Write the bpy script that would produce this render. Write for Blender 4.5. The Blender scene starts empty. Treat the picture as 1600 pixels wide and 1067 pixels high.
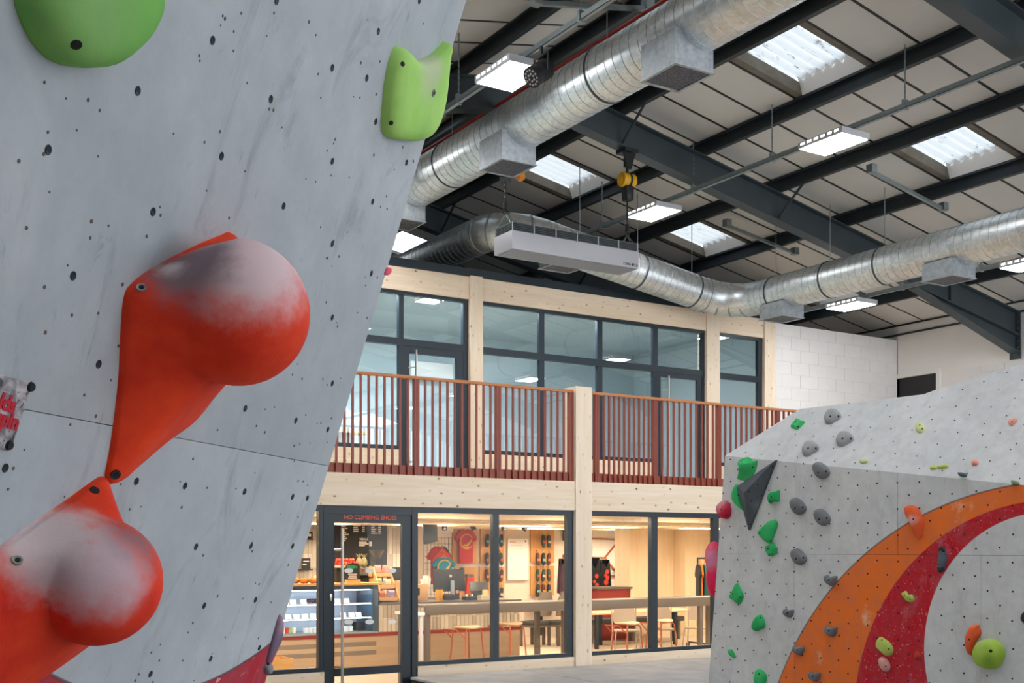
import bpy, math, random
from mathutils import Vector, Matrix
random.seed(11)
sc = bpy.context.scene
COL = sc.collection
# ------------------------------------------------------------------ camera, sky, exposure
FPX, CX, HY, CAMZ = 1800.0, 800.0, 857.0, 1.85
_a = math.atan2(2880, 1800)
SA, CA = math.sin(_a), math.cos(_a)
cam_data = bpy.data.cameras.new('camera')
cam_data.sensor_width = 36.0
cam_data.lens = FPX / 1600 * 36.0
cam_data.shift_y = (HY - 533.5) / 1600
cam_data.clip_end = 200
cam = bpy.data.objects.new('camera', cam_data)
COL.objects.link(cam)
cam.location = (0, 0, CAMZ)
cam.rotation_euler = (math.pi / 2, 0, -math.atan2(CA, SA))
sc.camera = cam
w = bpy.data.worlds.new('overcast_sky')
sc.world = w
w.use_nodes = True
w.node_tree.nodes['Background'].inputs[0].default_value = (0.93, 0.97, 1.0, 1)
w.node_tree.nodes['Background'].inputs[1].default_value = 4.0
LAMP = 28.0      # hall LED panels
SHOP = 44.0      # warm shop ceiling lights
UPPER = 72.0  # added hidden lamps in the gallery room
vs = sc.view_settings
vs.view_transform = 'Standard'
vs.look = 'None'
vs.gamma = 1.0
vs.use_curve_mapping = False
vs.exposure = 0.52

# ------------------------------------------------------------------ pixel -> world
O = Vector((0, 0, CAMZ))
def ray(px, py):
    r = (px - CX) / FPX
    return Vector((SA * r + CA, SA - CA * r, (HY - py) / FPX))
def onX(px, py, x):
    d = ray(px, py); return O + d * (x / d.x)
def onY(px, py, y):
    d = ray(px, py); return O + d * (y / d.y)
def onZ(px, py, z):
    d = ray(px, py); return O + d * ((z - CAMZ) / d.z)
def onP(px, py, pl):
    d = ray(px, py); return O + d * ((pl[0] - O).dot(pl[1]) / d.dot(pl[1]))
def atF(px, py, f):
    return O + ray(px, py) * f
def XY(px, y, py=857):
    return onY(px, py, y).x
def ZY(px, py, y):
    return onY(px, py, y).z

# ------------------------------------------------------------------ materials
def C(h, a=1.0):
    h = h.lstrip('#')
    o = []
    for i in (0, 2, 4):
        c = int(h[i:i + 2], 16) / 255
        o.append(c / 12.92 if c <= 0.04045 else ((c + 0.055) / 1.055) ** 2.4)
    return (*o, a)
class NM:
    def __init__(s, name):
        s.m = bpy.data.materials.new(name); s.m.use_nodes = True
        s.t = s.m.node_tree; s.b = s.t.nodes['Principled BSDF']
        s.pos = None
    def n(s, typ, **kw):
        x = s.t.nodes.new(typ)
        for k, v in kw.items(): setattr(x, k, v)
        return x
    def l(s, a, b): s.t.links.new(a, b)
    def set(s, sock, v):
        if hasattr(v, 'is_output'): s.l(v, sock)
        else: sock.default_value = v
    def P(s, obj=False):
        if s.pos is None:
            s.pos = s.n('ShaderNodeTexCoord').outputs['Object'] if obj else s.n('ShaderNodeNewGeometry').outputs['Position']
        return s.pos
    def mapv(s, v, scale=(1, 1, 1), loc=(0, 0, 0), rot=(0, 0, 0)):
        x = s.n('ShaderNodeMapping'); s.l(v, x.inputs[0])
        x.inputs[1].default_value = loc; x.inputs[2].default_value = rot; x.inputs[3].default_value = scale
        return x.outputs[0]
    def noise(s, v, scale, detail=3, rough=.55, dist=0):
        x = s.n('ShaderNodeTexNoise'); s.l(v, x.inputs['Vector'])
        x.inputs['Scale'].default_value = scale; x.inputs['Detail'].default_value = detail
        x.inputs['Roughness'].default_value = rough; x.inputs['Distortion'].default_value = dist
        return x.outputs['Fac']
    def mr(s, v, a, b, c=0., d=1., smooth=False):
        x = s.n('ShaderNodeMapRange'); s.set(x.inputs[0], v)
        if smooth: x.interpolation_type = 'SMOOTHSTEP'
        for i, q in enumerate((a, b, c, d)): x.inputs[i + 1].default_value = q
        return x.outputs[0]
    def ma(s, op, a, b=0., c=None):
        x = s.n('ShaderNodeMath', operation=op); s.set(x.inputs[0], a); s.set(x.inputs[1], b)
        if c is not None: s.set(x.inputs[2], c)
        return x.outputs[0]
    def mix(s, f, a, b):
        x = s.n('ShaderNodeMix', data_type='RGBA'); s.set(x.inputs[0], f); s.set(x.inputs[6], a); s.set(x.inputs[7], b)
        return x.outputs[2]
    def dist(s, v, p):
        x = s.n('ShaderNodeVectorMath', operation='DISTANCE'); s.l(v, x.inputs[0]); x.inputs[1].default_value = p
        return x.outputs['Value']
    def dot(s, v, p):
        x = s.n('ShaderNodeVectorMath', operation='DOT_PRODUCT'); s.l(v, x.inputs[0]); x.inputs[1].default_value = p
        return x.outputs['Value']
    def xyz(s, v):
        x = s.n('ShaderNodeSeparateXYZ'); s.l(v, x.inputs[0]); return x.outputs
    def comb(s, a, b, c=0.):
        x = s.n('ShaderNodeCombineXYZ'); s.set(x.inputs[0], a); s.set(x.inputs[1], b); s.set(x.inputs[2], c); return x.outputs[0]
    def bump(s, h, st=.3, d=.01):
        x = s.n('ShaderNodeBump'); s.l(h, x.inputs['Height']); x.inputs['Strength'].default_value = st; x.inputs['Distance'].default_value = d
        s.l(x.outputs[0], s.b.inputs['Normal'])
    def fin(s, col, rough=.6, metal=0., spec=.5):
        s.set(s.b.inputs['Base Color'], col); s.set(s.b.inputs['Roughness'], rough); s.set(s.b.inputs['Metallic'], metal)
        s.b.inputs['Specular IOR Level'].default_value = spec
        return s.m
def plain(name, h, rough=.6, metal=0., var=.12, scale=6, bump=0., spec=.5):
    m = NM(name); c = C(h); k = 1 - var
    f = m.noise(m.P(True), scale, 4)
    col = m.mix(m.mr(f, .3, .7), (c[0] * k, c[1] * k, c[2] * k, 1), c)
    if bump: m.bump(m.noise(m.P(True), scale * 12, 3), bump, .004)
    return m.fin(col, rough, metal, spec)
def emit(name, h, s):
    m = NM(name)
    m.b.inputs['Emission Color'].default_value = C(h); m.b.inputs['Emission Strength'].default_value = s
    return m.fin(C(h), .5)
def wood(name, a, b, axis, knots=True, freq=1.0, obj=False, knot='#4e3524'):
    m = NM(name); p = m.P(obj)
    sc_ = {'X': (.5, 9, 9), 'Y': (9, .5, 9), 'Z': (9, 9, .5)}[axis]
    g = m.noise(m.mapv(p, sc_), 3.2 * freq, 6, .62, .6)
    g2 = m.noise(m.mapv(p, tuple(x * .25 for x in sc_)), 2.2 * freq, 2)
    f = m.ma('ADD', m.ma('MULTIPLY', g, .65), m.ma('MULTIPLY', g2, .35))
    col = m.mix(m.mr(f, .33, .66), C(a), C(b))
    if knots:
        q = m.xyz(p)
        if axis == 'X': v = m.comb(m.ma('MULTIPLY', q[0], 2.2), m.ma('MULTIPLY', q[2], 3.4), 0.)
        elif axis == 'Z': v = m.comb(m.ma('MULTIPLY', m.ma('ADD', q[0], q[1]), 5.), m.ma('MULTIPLY', q[2], 2.0), 0.)
        else: v = m.comb(m.ma('MULTIPLY', q[1], 2.2), m.ma('MULTIPLY', q[2], 3.4), 0.)
        vo = m.n('ShaderNodeTexVoronoi', voronoi_dimensions='2D'); m.l(v, vo.inputs['Vector']); vo.inputs['Scale'].default_value = 1.7
        d = m.ma('ADD', vo.outputs['Distance'], m.ma('MULTIPLY', m.xyz(vo.outputs['Color'])[0], .06))
        col = m.mix(m.mr(d, .05, .14, .35, 0.), col, C('#a5764a'))
        col = m.mix(m.mr(d, .04, .065, .9, 0.), col, C(knot))
    m.bump(g, .08, .003)
    return m.fin(col, .62, 0, .3)

M = {}
M['frame'] = plain('blue_black_powder_coat', '#172733', .42, 0, .1, 3)
M['steel'] = plain('dark_painted_steel', '#2c353b', .5, 0, .25, 4, .1)
M['steel2'] = plain('dark_grey_steel', '#3d474c', .5, 0, .2, 4)
M['lining'] = plain('roof_lining_board', '#d3d0ca', .8, 0, .06, 1.1, .05)
M['dark'] = plain('black_plastic', '#17191c', .5, 0, .15, 8)
M['dark_unlit'] = plain('dark_void_board', '#232729', .9, 0, .2, 2)  # near-black boards, also standing in for unlit voids
M['white'] = plain('white_paint', '#eae7e4', .6, 0, .04, 2)
M['offwhite'] = plain('warm_white_plaster', '#e8ddcf', .7, 0, .05, 2)
M['blockp'] = plain('white_painted_block', '#e9e7e6', .72, 0, .05, 3, .25)
M['mortar'] = plain('white_painted_joint', '#e2e0df', .8, 0, .05, 3)
M['cltx'] = wood('spruce_beam_lengthwise', '#f0e1cd', '#e2cbad', 'X')
M['cltz'] = wood('spruce_post_upright', '#f0e3d0', '#e4cfb3', 'Z')
M['ply'] = wood('plywood_sheet', '#d9a868', '#c48c4b', 'Z', False, .7)
M['plyp'] = wood('pale_plywood', '#ecdcc2', '#e2ccab', 'Z', False, .6)
M['plyb'] = wood('beige_plywood_counter', '#c9b196', '#bba286', 'X', False, .6)
M['oak'] = wood('small_wood_item', '#d9ad73', '#c59357', 'X', False, 2, True)
M['rail'] = plain('rust_red_steel', '#8b3a24', .45, 0, .15, 5)
M['handrail'] = wood('hardwood_handrail', '#c98a5e', '#b57548', 'X', False)
M['chrome'] = plain('brushed_stainless', '#c9c7c3', .28, 1, .1, 10)
M['redsteel'] = plain('red_paint', '#8e2a1f', .5, 0, .1, 4)
M['redpipe'] = plain('red_fire_pipe', '#c43225', .4, 0, .1, 5)
M['floor'] = plain('grey_floor', '#a9a49d', .7, 0, .12, 1.5)
M['floorw'] = plain('pale_shop_floor', '#c9bca9', .5, 0, .08, 1.5)
M['tilev'] = plain('cream_finger_tile', '#d9cfbe', .35, 0, .15, 2.0)
M['tilev2'] = plain('taupe_finger_tile', '#c0b5a4', .35, 0, .15, 2.0)
M['grout'] = plain('pale_grout', '#d6cdbf', .8, 0, .05, 3)
M['upperwall'] = plain('pale_blue_grey_plaster', '#b6c4c9', .75, 0, .06, .8)
M['whiteplastic'] = plain('white_plastic', '#e6e4e0', .4, 0, .03, 3)
M['greytable'] = plain('taupe_laminate', '#685f57', .4, 0, .12, 1.4)
M['chairgrey'] = plain('warm_grey_shell', '#b2a496', .5, 0, .06, 4)
M['cush'] = plain('charcoal_cushion', '#454746', .9, 0, .15, 14)
M['felt'] = plain('taupe_felt', '#6f665c', .9, 0, .12, 14)
M['seatply'] = wood('pale_stool_seat', '#e6c7a5', '#d9b48c', 'X', False, 2, True)
M['copper'] = plain('terracotta_tube', '#a85536', .45, 0, .1, 6)
M['brace'] = plain('galvanised_strut', '#9aa6a8', .45, .6, .15, 6)
# galvanised spiral duct
m = NM('galvanised_duct'); p = m.P()
v = m.n('ShaderNodeTexVoronoi'); m.l(m.mapv(p, (1, .6, 1)), v.inputs['Vector']); v.inputs['Scale'].default_value = 34
f = m.noise(p, 5, 4, .6)
fl = m.ma('ADD', m.ma('MULTIPLY', m.xyz(v.outputs['Color'])[0], .35), m.ma('MULTIPLY', f, .65))
m.bump(m.noise(p, 2.2, 2), .18, .03)
M['duct'] = m.fin(m.mix(m.mr(fl, .25, .75), C('#b9c0c2'), C('#dde1e2')), m.mr(fl, .2, .8, .30, .50), .88)
m = NM('galvanised_box'); p = m.P()
f = m.noise(p, 14, 4, .7)
M['ductbox'] = m.fin(m.mix(m.mr(f, .35, .65), C('#9299a0'), C('#adb3b6')), .5, .55)
M['seam'] = plain('duct_seam', '#9aa3a6', .45, .85, .1, 5)
# perforated black mesh
m = NM('perforated_grille'); p = m.P()
v = m.n('ShaderNodeTexVoronoi'); m.l(p, v.inputs['Vector']); v.inputs['Scale'].default_value = 60
M['grille'] = m.fin(m.mix(m.mr(v.outputs['Distance'], .25, .5), C('#15171b'), C('#585a60')), .7)
# translucent skylight
m = NM('weathered_translucent_sheet'); p = m.P()
dirt = m.mr(m.noise(m.mapv(p, (.45, 1.8, 1)), 9, 6, .75), .58, .70)
col = m.mix(dirt, C('#85898c'), C('#34332f'))
tr = m.n('ShaderNodeBsdfTranslucent'); m.l(col, tr.inputs[0])
df = m.n('ShaderNodeBsdfDiffuse'); m.l(col, df.inputs[0])
ms = m.n('ShaderNodeMixShader'); ms.inputs[0].default_value = .8
m.l(df.outputs[0], ms.inputs[1]); m.l(tr.outputs[0], ms.inputs[2])
m.l(ms.outputs[0], m.t.nodes['Material Output'].inputs[0]); M['skylight'] = m.m
M['skyframe'] = plain('weathered_fibre_cement', '#80786c', .9, 0, .35, 5, .3)
# glass
def glass(name, tint, boost, base=0.0):
    m = NM(name)
    tr = m.n('ShaderNodeBsdfTransparent'); tr.inputs[0].default_value = tint
    gl = m.n('ShaderNodeBsdfGlossy'); gl.inputs['Roughness'].default_value = 0.0
    fr = m.n('ShaderNodeFresnel'); fr.inputs[0].default_value = 1.5
    bf = m.n('ShaderNodeNewGeometry').outputs['Backfacing']
    f = m.ma('MULTIPLY', m.ma('MULTIPLY', fr.outputs[0], boost), m.ma('SUBTRACT', 1., bf))
    f.node.use_clamp = True
    ms = m.n('ShaderNodeMixShader'); m.l(f, ms.inputs[0]); m.l(tr.outputs[0], ms.inputs[1]); m.l(gl.outputs[0], ms.inputs[2])
    m.l(ms.outputs[0], m.t.nodes['Material Output'].inputs[0]); return m.m
M['glass'] = glass('shop_glass', (.97, .975, .97, 1), .32)
M['glassup'] = glass('gallery_double_glazing', (.80, .865, .885, 1), 3.0)
M['glassdark'] = glass('dark_window_glass', (.25, .3, .33, 1), 1.5)
M['glasscase'] = glass('display_case_glass', (.95, .97, .98, 1), .8)
# grey climbing wall boards
def wallmat(name, base, dark, circles=None, LW=None):
    m = NM(name); p = m.P()
    f = m.noise(p, 1.6, 5, .6)
    col = m.mix(m.mr(f, .3, .7), C(dark), C(base))
    st = m.noise(m.mapv(p, (1.2, 1.2, .35), rot=(.2, .3, .5)), 4.5, 5, .7, 1.2)
    if circles is None and LW is None: pass
    if LW is not None:
        P0, h, e, cu, cv, R = LW
        q = m.n('ShaderNodeVectorMath', operation='SUBTRACT'); m.l(p, q.inputs[0]); q.inputs[1].default_value = P0
        uv = m.comb(m.dot(q.outputs[0], h), m.dot(q.outputs[0], e), 0.)
        d = m.dist(uv, (cu, cv, 0))
        red = m.mix(m.mr(m.noise(p, 45, 3, .7), .63, .68), C('#a3102a'), C('#c98f94'))
        col = m.mix(m.mr(d, R - .002, R + .002), col, red)
        col = m.mix(m.mr(m.ma('ABSOLUTE', m.ma('SUBTRACT', d, R)), .002, .004, .8, 0.), col, C('#3a3338'))
    if circles is not None:
        q = m.xyz(p); uv = m.comb(q[1], q[2], 0.)
        fr = m.mr(m.noise(p, 60, 2, .6), .66, .7)
        oc = m.mix(m.mr(m.noise(p, 3.5, 5, .65), .62, .75), C('#f47824'), C('#f2b892'))
        rc = m.mix(m.mr(m.noise(p, 4.3, 5, .65), .62, .76), C('#c40b23'), C('#d6657a'))
        rc = m.mix(fr, rc, C('#d9a0a4'))
        (a, ra), (b, rb), (c, rc_) = circles
        da, db, dc = m.dist(uv, (*a, 0)), m.dist(uv, (*b, 0)), m.dist(uv, (*c, 0))
        g = col
        col = m.mix(m.mr(da, ra - .003, ra + .003, 1, 0), col, oc)
        col = m.mix(m.mr(m.ma('ABSOLUTE', m.ma('SUBTRACT', da, ra)), .004, .008, .7, 0.), col, C('#40383a'))
        col = m.mix(m.mr(db, rb - .003, rb + .003, 1, 0), col, rc)
        col = m.mix(m.mr(dc, rc_ - .003, rc_ + .003, 1, 0), col, g)
    # scuffs and chalk
    col = m.mix(m.mr(st, .56, .74, 0., .5 if LW is not None else .22), col, C('#62686f'))
    sc2 = m.noise(m.mapv(p, (6, 6, .8), rot=(.5, .9, .2)), 3.2, 6, .75, .6)
    col = m.mix(m.mr(sc2, .62, .72, 0., .45 if LW is not None else .12), col, C('#5b6067'))
    bl = m.noise(p, 9, 5, .7)
    col = m.mix(m.mr(bl, .35, .7, 0., .22), col, C('#6f767d'))
    ch = m.noise(m.mapv(p, (1, 1, .6), loc=(3, 1, 7)), 2.6, 6, .68, .8)
    col = m.mix(m.mr(ch, .58, .85, 0., .3), col, C('#d7dade'))
    m.bump(m.noise(p, 150, 3, .7), .12, .002)
    return m.fin(col, .78, 0, .3)

# ------------------------------------------------------------------ mesh helpers
def off(p):
    s = Vector()
    while p is not None:
        s += p.location; p = p.parent
    return s
class MB:
    def __init__(s): s.v = []; s.f = []
    def add(s, vs, fs):
        k = len(s.v); s.v += [tuple(x) for x in vs]; s.f += [tuple(i + k for i in f) for f in fs]; return s
    def box(s, a, b):
        (x0, y0, z0), (x1, y1, z1) = a, b
        return s.add([(x0, y0, z0), (x1, y0, z0), (x1, y1, z0), (x0, y1, z0), (x0, y0, z1), (x1, y0, z1), (x1, y1, z1), (x0, y1, z1)],
                     [(3, 2, 1, 0), (4, 5, 6, 7), (0, 1, 5, 4), (1, 2, 6, 5), (2, 3, 7, 6), (3, 0, 4, 7)])
    def hexa(s, bot, top):
        return s.add(list(bot) + list(top), [(3, 2, 1, 0), (4, 5, 6, 7), (0, 1, 5, 4), (1, 2, 6, 5), (2, 3, 7, 6), (3, 0, 4, 7)])
    def prism(s, pts, vec):
        n = len(pts); pts = [Vector(p) for p in pts]; vec = Vector(vec)
        return s.add(pts + [p + vec for p in pts], [tuple(range(n))[::-1], tuple(range(n, 2 * n))] + [(i, (i + 1) % n, n + (i + 1) % n, n + i) for i in range(n)])
    def cyl(s, p0, p1, r0, r1=None, n=12, cap=True):
        r1 = r0 if r1 is None else r1
        p0, p1 = Vector(p0), Vector(p1); a = (p1 - p0).normalized()
        u = a.orthogonal().normalized(); w_ = a.cross(u)
        ring = [u * math.cos(2 * math.pi * i / n) + w_ * math.sin(2 * math.pi * i / n) for i in range(n)]
        vs_ = [p0 + q * r0 for q in ring] + [p1 + q * r1 for q in ring]
        fs = [(i, (i + 1) % n, n + (i + 1) % n, n + i) for i in range(n)]
        if cap: fs += [tuple(range(n))[::-1], tuple(range(n, 2 * n))]
        return s.add(vs_, fs)
    def tube(s, pts, r, n=8, cap=True):
        pts = [Vector(p) for p in pts]; rs = r if isinstance(r, (list, tuple)) else [r] * len(pts)
        t0 = (pts[1] - pts[0]).normalized(); u = t0.orthogonal().normalized()
        if abs(t0.z) < .9: u = (Vector((0, 0, 1)) - t0 * t0.z).normalized()
        vs_ = []
        for k, p in enumerate(pts):
            a = pts[max(k - 1, 0)]; b = pts[min(k + 1, len(pts) - 1)]
            t = (b - a).normalized(); u = (u - t * u.dot(t)).normalized(); w_ = t.cross(u)
            vs_ += [p + (u * math.cos(2 * math.pi * i / n) + w_ * math.sin(2 * math.pi * i / n)) * rs[k] for i in range(n)]
        fs = [(k * n + i, k * n + (i + 1) % n, (k + 1) * n + (i + 1) % n, (k + 1) * n + i) for k in range(len(pts) - 1) for i in range(n)]
        if cap: fs += [tuple(range(n))[::-1], tuple(range(len(vs_) - n, len(vs_)))]
        return s.add(vs_, fs)
    def loft(s, rings, tip=None, base_cap=True):
        n = len(rings[0]); vs_ = [p for r in rings for p in r]
        fs = [(k * n + i, k * n + (i + 1) % n, (k + 1) * n + (i + 1) % n, (k + 1) * n + i) for k in range(len(rings) - 1) for i in range(n)]
        if base_cap: fs.append(tuple(range(n))[::-1])
        L = (len(rings) - 1) * n
        if tip is not None:
            vs_.append(tip); t = len(vs_) - 1
            fs += [(L + i, L + (i + 1) % n, t) for i in range(n)]
        else: fs.append(tuple(range(L, L + n)))
        return s.add(vs_, fs)
    def build(s, name, mat, parent=None, origin=None, smooth=False, bev=0., ang=40):
        import bmesh
        me = bpy.data.meshes.new(name)
        o = Vector(origin) if origin is not None else (off(parent) if parent is not None else Vector())
        me.from_pydata([Vector(v) - o for v in s.v], [], s.f)
        bm = bmesh.new(); bm.from_mesh(me); bmesh.ops.recalc_face_normals(bm, faces=bm.faces)
        if bev > 0:
            es = [e for e in bm.edges if len(e.link_faces) == 2 and e.calc_face_angle(0) > .6]
            bmesh.ops.bevel(bm, geom=es, offset=bev, segments=2, affect='EDGES', profile=.6, clamp_overlap=True)
        bm.to_mesh(me); bm.free()
        me.materials.append(mat)
        if smooth or bev > 0:
            me.polygons.foreach_set('use_smooth', [True] * len(me.polygons)); me.set_sharp_from_angle(angle=math.radians(ang))
        ob = bpy.data.objects.new(name, me); COL.objects.link(ob)
        if parent is not None: ob.parent = parent
        else: ob.location = o
        return ob
def B(name, a, b, mat, parent=None, bev=0., origin=None):
    return MB().box(a, b).build(name, mat, parent, origin, bev=bev)
def tag(o, label=None, cat=None, group=None, kind=None):
    if label: o['label'] = label
    if cat: o['category'] = cat
    if group: o['group'] = group
    if kind: o['kind'] = kind
    return o
def thing(name, loc, label, cat, group=None, kind=None):
    o = bpy.data.objects.new(name, None); COL.objects.link(o); o.empty_display_size = .1
    o.location = loc
    return tag(o, label, cat, group, kind)
def struct(name, loc=(0, 0, 0)):
    return thing(name, loc, None, None, None, 'structure')
def kids(o): return [c for c in bpy.data.objects if c.parent is o]
def dup(o, name_keep=True, parent=None):
    c = o.copy(); COL.objects.link(c)
    if parent is not None: c.parent = parent
    for ch in KID.get(o.name, []) if o.name in KID else kids(o): dup(ch, True, c)
    return c
KID = {}
def place(o, loc, rz, label=None):
    o.location = loc; o.rotation_euler = (0, 0, rz)
    if label: o['label'] = label
    return o
def relink(o, loc, parent):     # plain copy of a mesh object sharing its data
    c = o.copy(); COL.objects.link(c); c.parent = parent; c.location = loc; return c
def smoothloop(pts, n=40):
    pts = [Vector(p) for p in pts]; k = len(pts); out = []
    for i in range(k):
        p0, p1, p2, p3 = pts[i - 1], pts[i], pts[(i + 1) % k], pts[(i + 2) % k]
        for j in range(max(2, n // k)):
            t = j / max(2, n // k)
            out.append(.5 * ((2 * p1) + (p2 - p0) * t + (2 * p0 - 5 * p1 + 4 * p2 - p3) * t * t + (3 * p1 - p0 - 3 * p2 + p3) * t ** 3))
    return out
def text(body, size, mat, parent, pos, xd, yd, name='lettering', align='CENTER', ext=.0006, bold=0.):
    cu = bpy.data.curves.new(name, 'FONT'); cu.body = body; cu.size = size; cu.align_x = align; cu.align_y = 'CENTER'
    cu.extrude = ext; cu.offset = bold; cu.resolution_u = 3
    t = bpy.data.objects.new(name + '_tmp', cu); COL.objects.link(t)
    dg = bpy.context.evaluated_depsgraph_get(); dg.update()
    me = bpy.data.meshes.new_from_object(t.evaluated_get(dg))
    bpy.data.objects.remove(t)
    xd, yd = Vector(xd).normalized(), Vector(yd).normalized(); zd = xd.cross(yd)
    o = off(parent)
    for v in me.vertices:
        v.co = Vector(pos) - o + xd * v.co.x + yd * v.co.y + zd * v.co.z
    me.materials.clear(); me.materials.append(mat); me.name = name
    ob = bpy.data.objects.new(name, me); COL.objects.link(ob); ob.parent = parent
    return ob

# ================================================================== SETTING: hall shell
RX, RZ, SL = 8.03, 7.97, .196
def zr(x): return RZ - SL * abs(x - RX)
B('floor', (-1.9, -5, -.12), (18, 22.2, 0), M['floor'])['kind'] = 'structure'
ceil = struct('ceiling')
XR = [8.2, 9.23, 10.64, 12.05, 13.46, 14.87, 16.28, 17.73]
bays = [(XR[i], XR[i + 1]) for i in range(7)] + [(16.06 - XR[i + 1], 16.06 - XR[i]) for i in range(7)]
bays.append((16.06 - XR[0], XR[0]))
GJ, G0 = .62, 9.07
def skyl(i, j): return i in (1, 3, 5, 7, 9, 11) and j % 8 in (0, 1)
back, far_, stuffb = MB(), MB(), MB()
protos = {}
for i, (a, b) in enumerate(bays):
    ins = .03 if i < 14 else 0
    for j in range(-22, 21):
        y0, y1 = G0 + GJ * j, G0 + GJ * (j + 1)
        if skyl(i, j): continue
        za, zb = zr(a), zr(b)
        if i == 14: za = zb = zr(8.2)
        back.hexa([(a, y0, za + .032), (b, y0, zb + .032), (b, y1, zb + .032), (a, y1, za + .032)], [(a, y0, za + .06), (b, y0, zb + .06), (b, y1, zb + .06), (a, y1, za + .06)])
        q0, q1 = y0 + .016, y1 - .016
        args = ([(a, q0, za), (b, q0, zb), (b, q1, zb), (a, q1, za)], [(a, q0, za + .03), (b, q0, zb + .03), (b, q1, zb + .03), (a, q1, za + .03)])
        if (i < 10) and -7 <= j <= 18:
            if i not in protos:
                p = MB().hexa(*args).build('lining_board', M['lining'], ceil); protos[i] = (p, y0)
            else:
                p, yy = protos[i]; relink(p, (0, y0 - yy, 0), ceil)
        else: stuffb.hexa(*args)
sb = MB()
for i, (a, b) in enumerate(bays[:10]):
    for j in range(-22, 21):
        if skyl(i, j) and skyl(i, j - 1): continue
        y = G0 + GJ * j
        sb.hexa([(a, y - .018, zr(a) - .004), (b, y - .018, zr(b) - .004), (b, y + .018, zr(b) - .004), (a, y + .018, zr(a) - .004)], [(a, y - .018, zr(a) + .03), (b, y - .018, zr(b) + .03), (b, y + .018, zr(b) + .03), (a, y + .018, zr(a) + .03)])
tag(sb.build('seam_bar', M['dark'], ceil), kind='stuff')
tag(back.build('lining_backing', M['dark_unlit'], ceil), kind='stuff')
tag(stuffb.build('far_lining_board', M['lining'], ceil), kind='stuff')
for x in XR + [16.06 - q for q in XR]:
    s = 1 if x > RX else -1
    z = zr(x) - .002; d, wd, t = .2, .075, .009
    pts = [(x - wd / 2, z), (x + wd / 2, z), (x + wd / 2, z - d), (x - wd / 2, z - d), (x - wd / 2, z - d + .03), (x - wd / 2 + t, z - d + .03),
           (x - wd / 2 + t, z - d + t), (x + wd / 2 - t, z - d + t), (x + wd / 2 - t, z - t), (x - wd / 2 + t, z - t), (x - wd / 2 + t, z - .03), (x - wd / 2, z - .03)]
    MB().prism([(p[0], -5, p[1]) for p in pts], (0, 27, 0)).build('purlin', M['steel'], ceil)
YR = [-2.7, 2.25, 7.2, 12.1, 17.05]
for y in YR:
    for xa, xb in ((RX, 17.7), (-1.6, RX)):
        mb = MB()
        for (w_, t0, t1) in ((.19, -.614, -.594), (.014, -.594, -.222), (.19, -.222, -.204)):
            mb.hexa([(xa, y - w_ / 2, zr(xa) + t0), (xb, y - w_ / 2, zr(xb) + t0), (xb, y + w_ / 2, zr(xb) + t0), (xa, y + w_ / 2, zr(xa) + t0)],
                    [(xa, y - w_ / 2, zr(xa) + t1), (xb, y - w_ / 2, zr(xb) + t1), (xb, y + w_ / 2, zr(xb) + t1), (xa, y + w_ / 2, zr(xa) + t1)])
        mb.build('rafter', M['steel2'], ceil)
    x0, x1 = 15.05, 17.7
    mb = MB()
    mb.prism([(x0, y - .007, zr(x0) - .59), (x1, y - .007, zr(x1) - .59), (x1, y - .007, zr(x1) - .90)], (0, .014, 0))
    mb.hexa([(x0, y - .095, zr(x0) - .625), (x1, y - .095, zr(x1) - .91), (x1, y + .095, zr(x1) - .91), (x0, y + .095, zr(x0) - .625)],
            [(x0, y - .095, zr(x0) - .605), (x1, y - .095, zr(x1) - .89), (x1, y + .095, zr(x1) - .89), (x0, y + .095, zr(x0) - .605)])
    mb.box((15.9, y - .06, zr(15.9) - .6), (15.92, y + .06, zr(15.9) - .22))
    mb.build('haunch', M['steel2'], ceil)
    mb = MB().box((17.66, y - .1, zr(17.7) - 1.0), (17.69, y + .1, zr(17.7) - .2))
    for k in range(6):
        for s in (-1, 1): mb.cyl((17.63, y + s * .06, zr(17.7) - .92 + k * .11), (17.67, y + s * .06, zr(17.7) - .92 + k * .11), .018, n=6)
    mb.build('end_plate', M['steel2'], ceil)
    for x in (9.23, 12.05, 14.87):
        MB().cyl((x, y - .55, zr(x) - .19), (x, y - .02, zr(x) - .6), .02, n=6).build('fly_brace', M['steel'], ceil)
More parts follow.
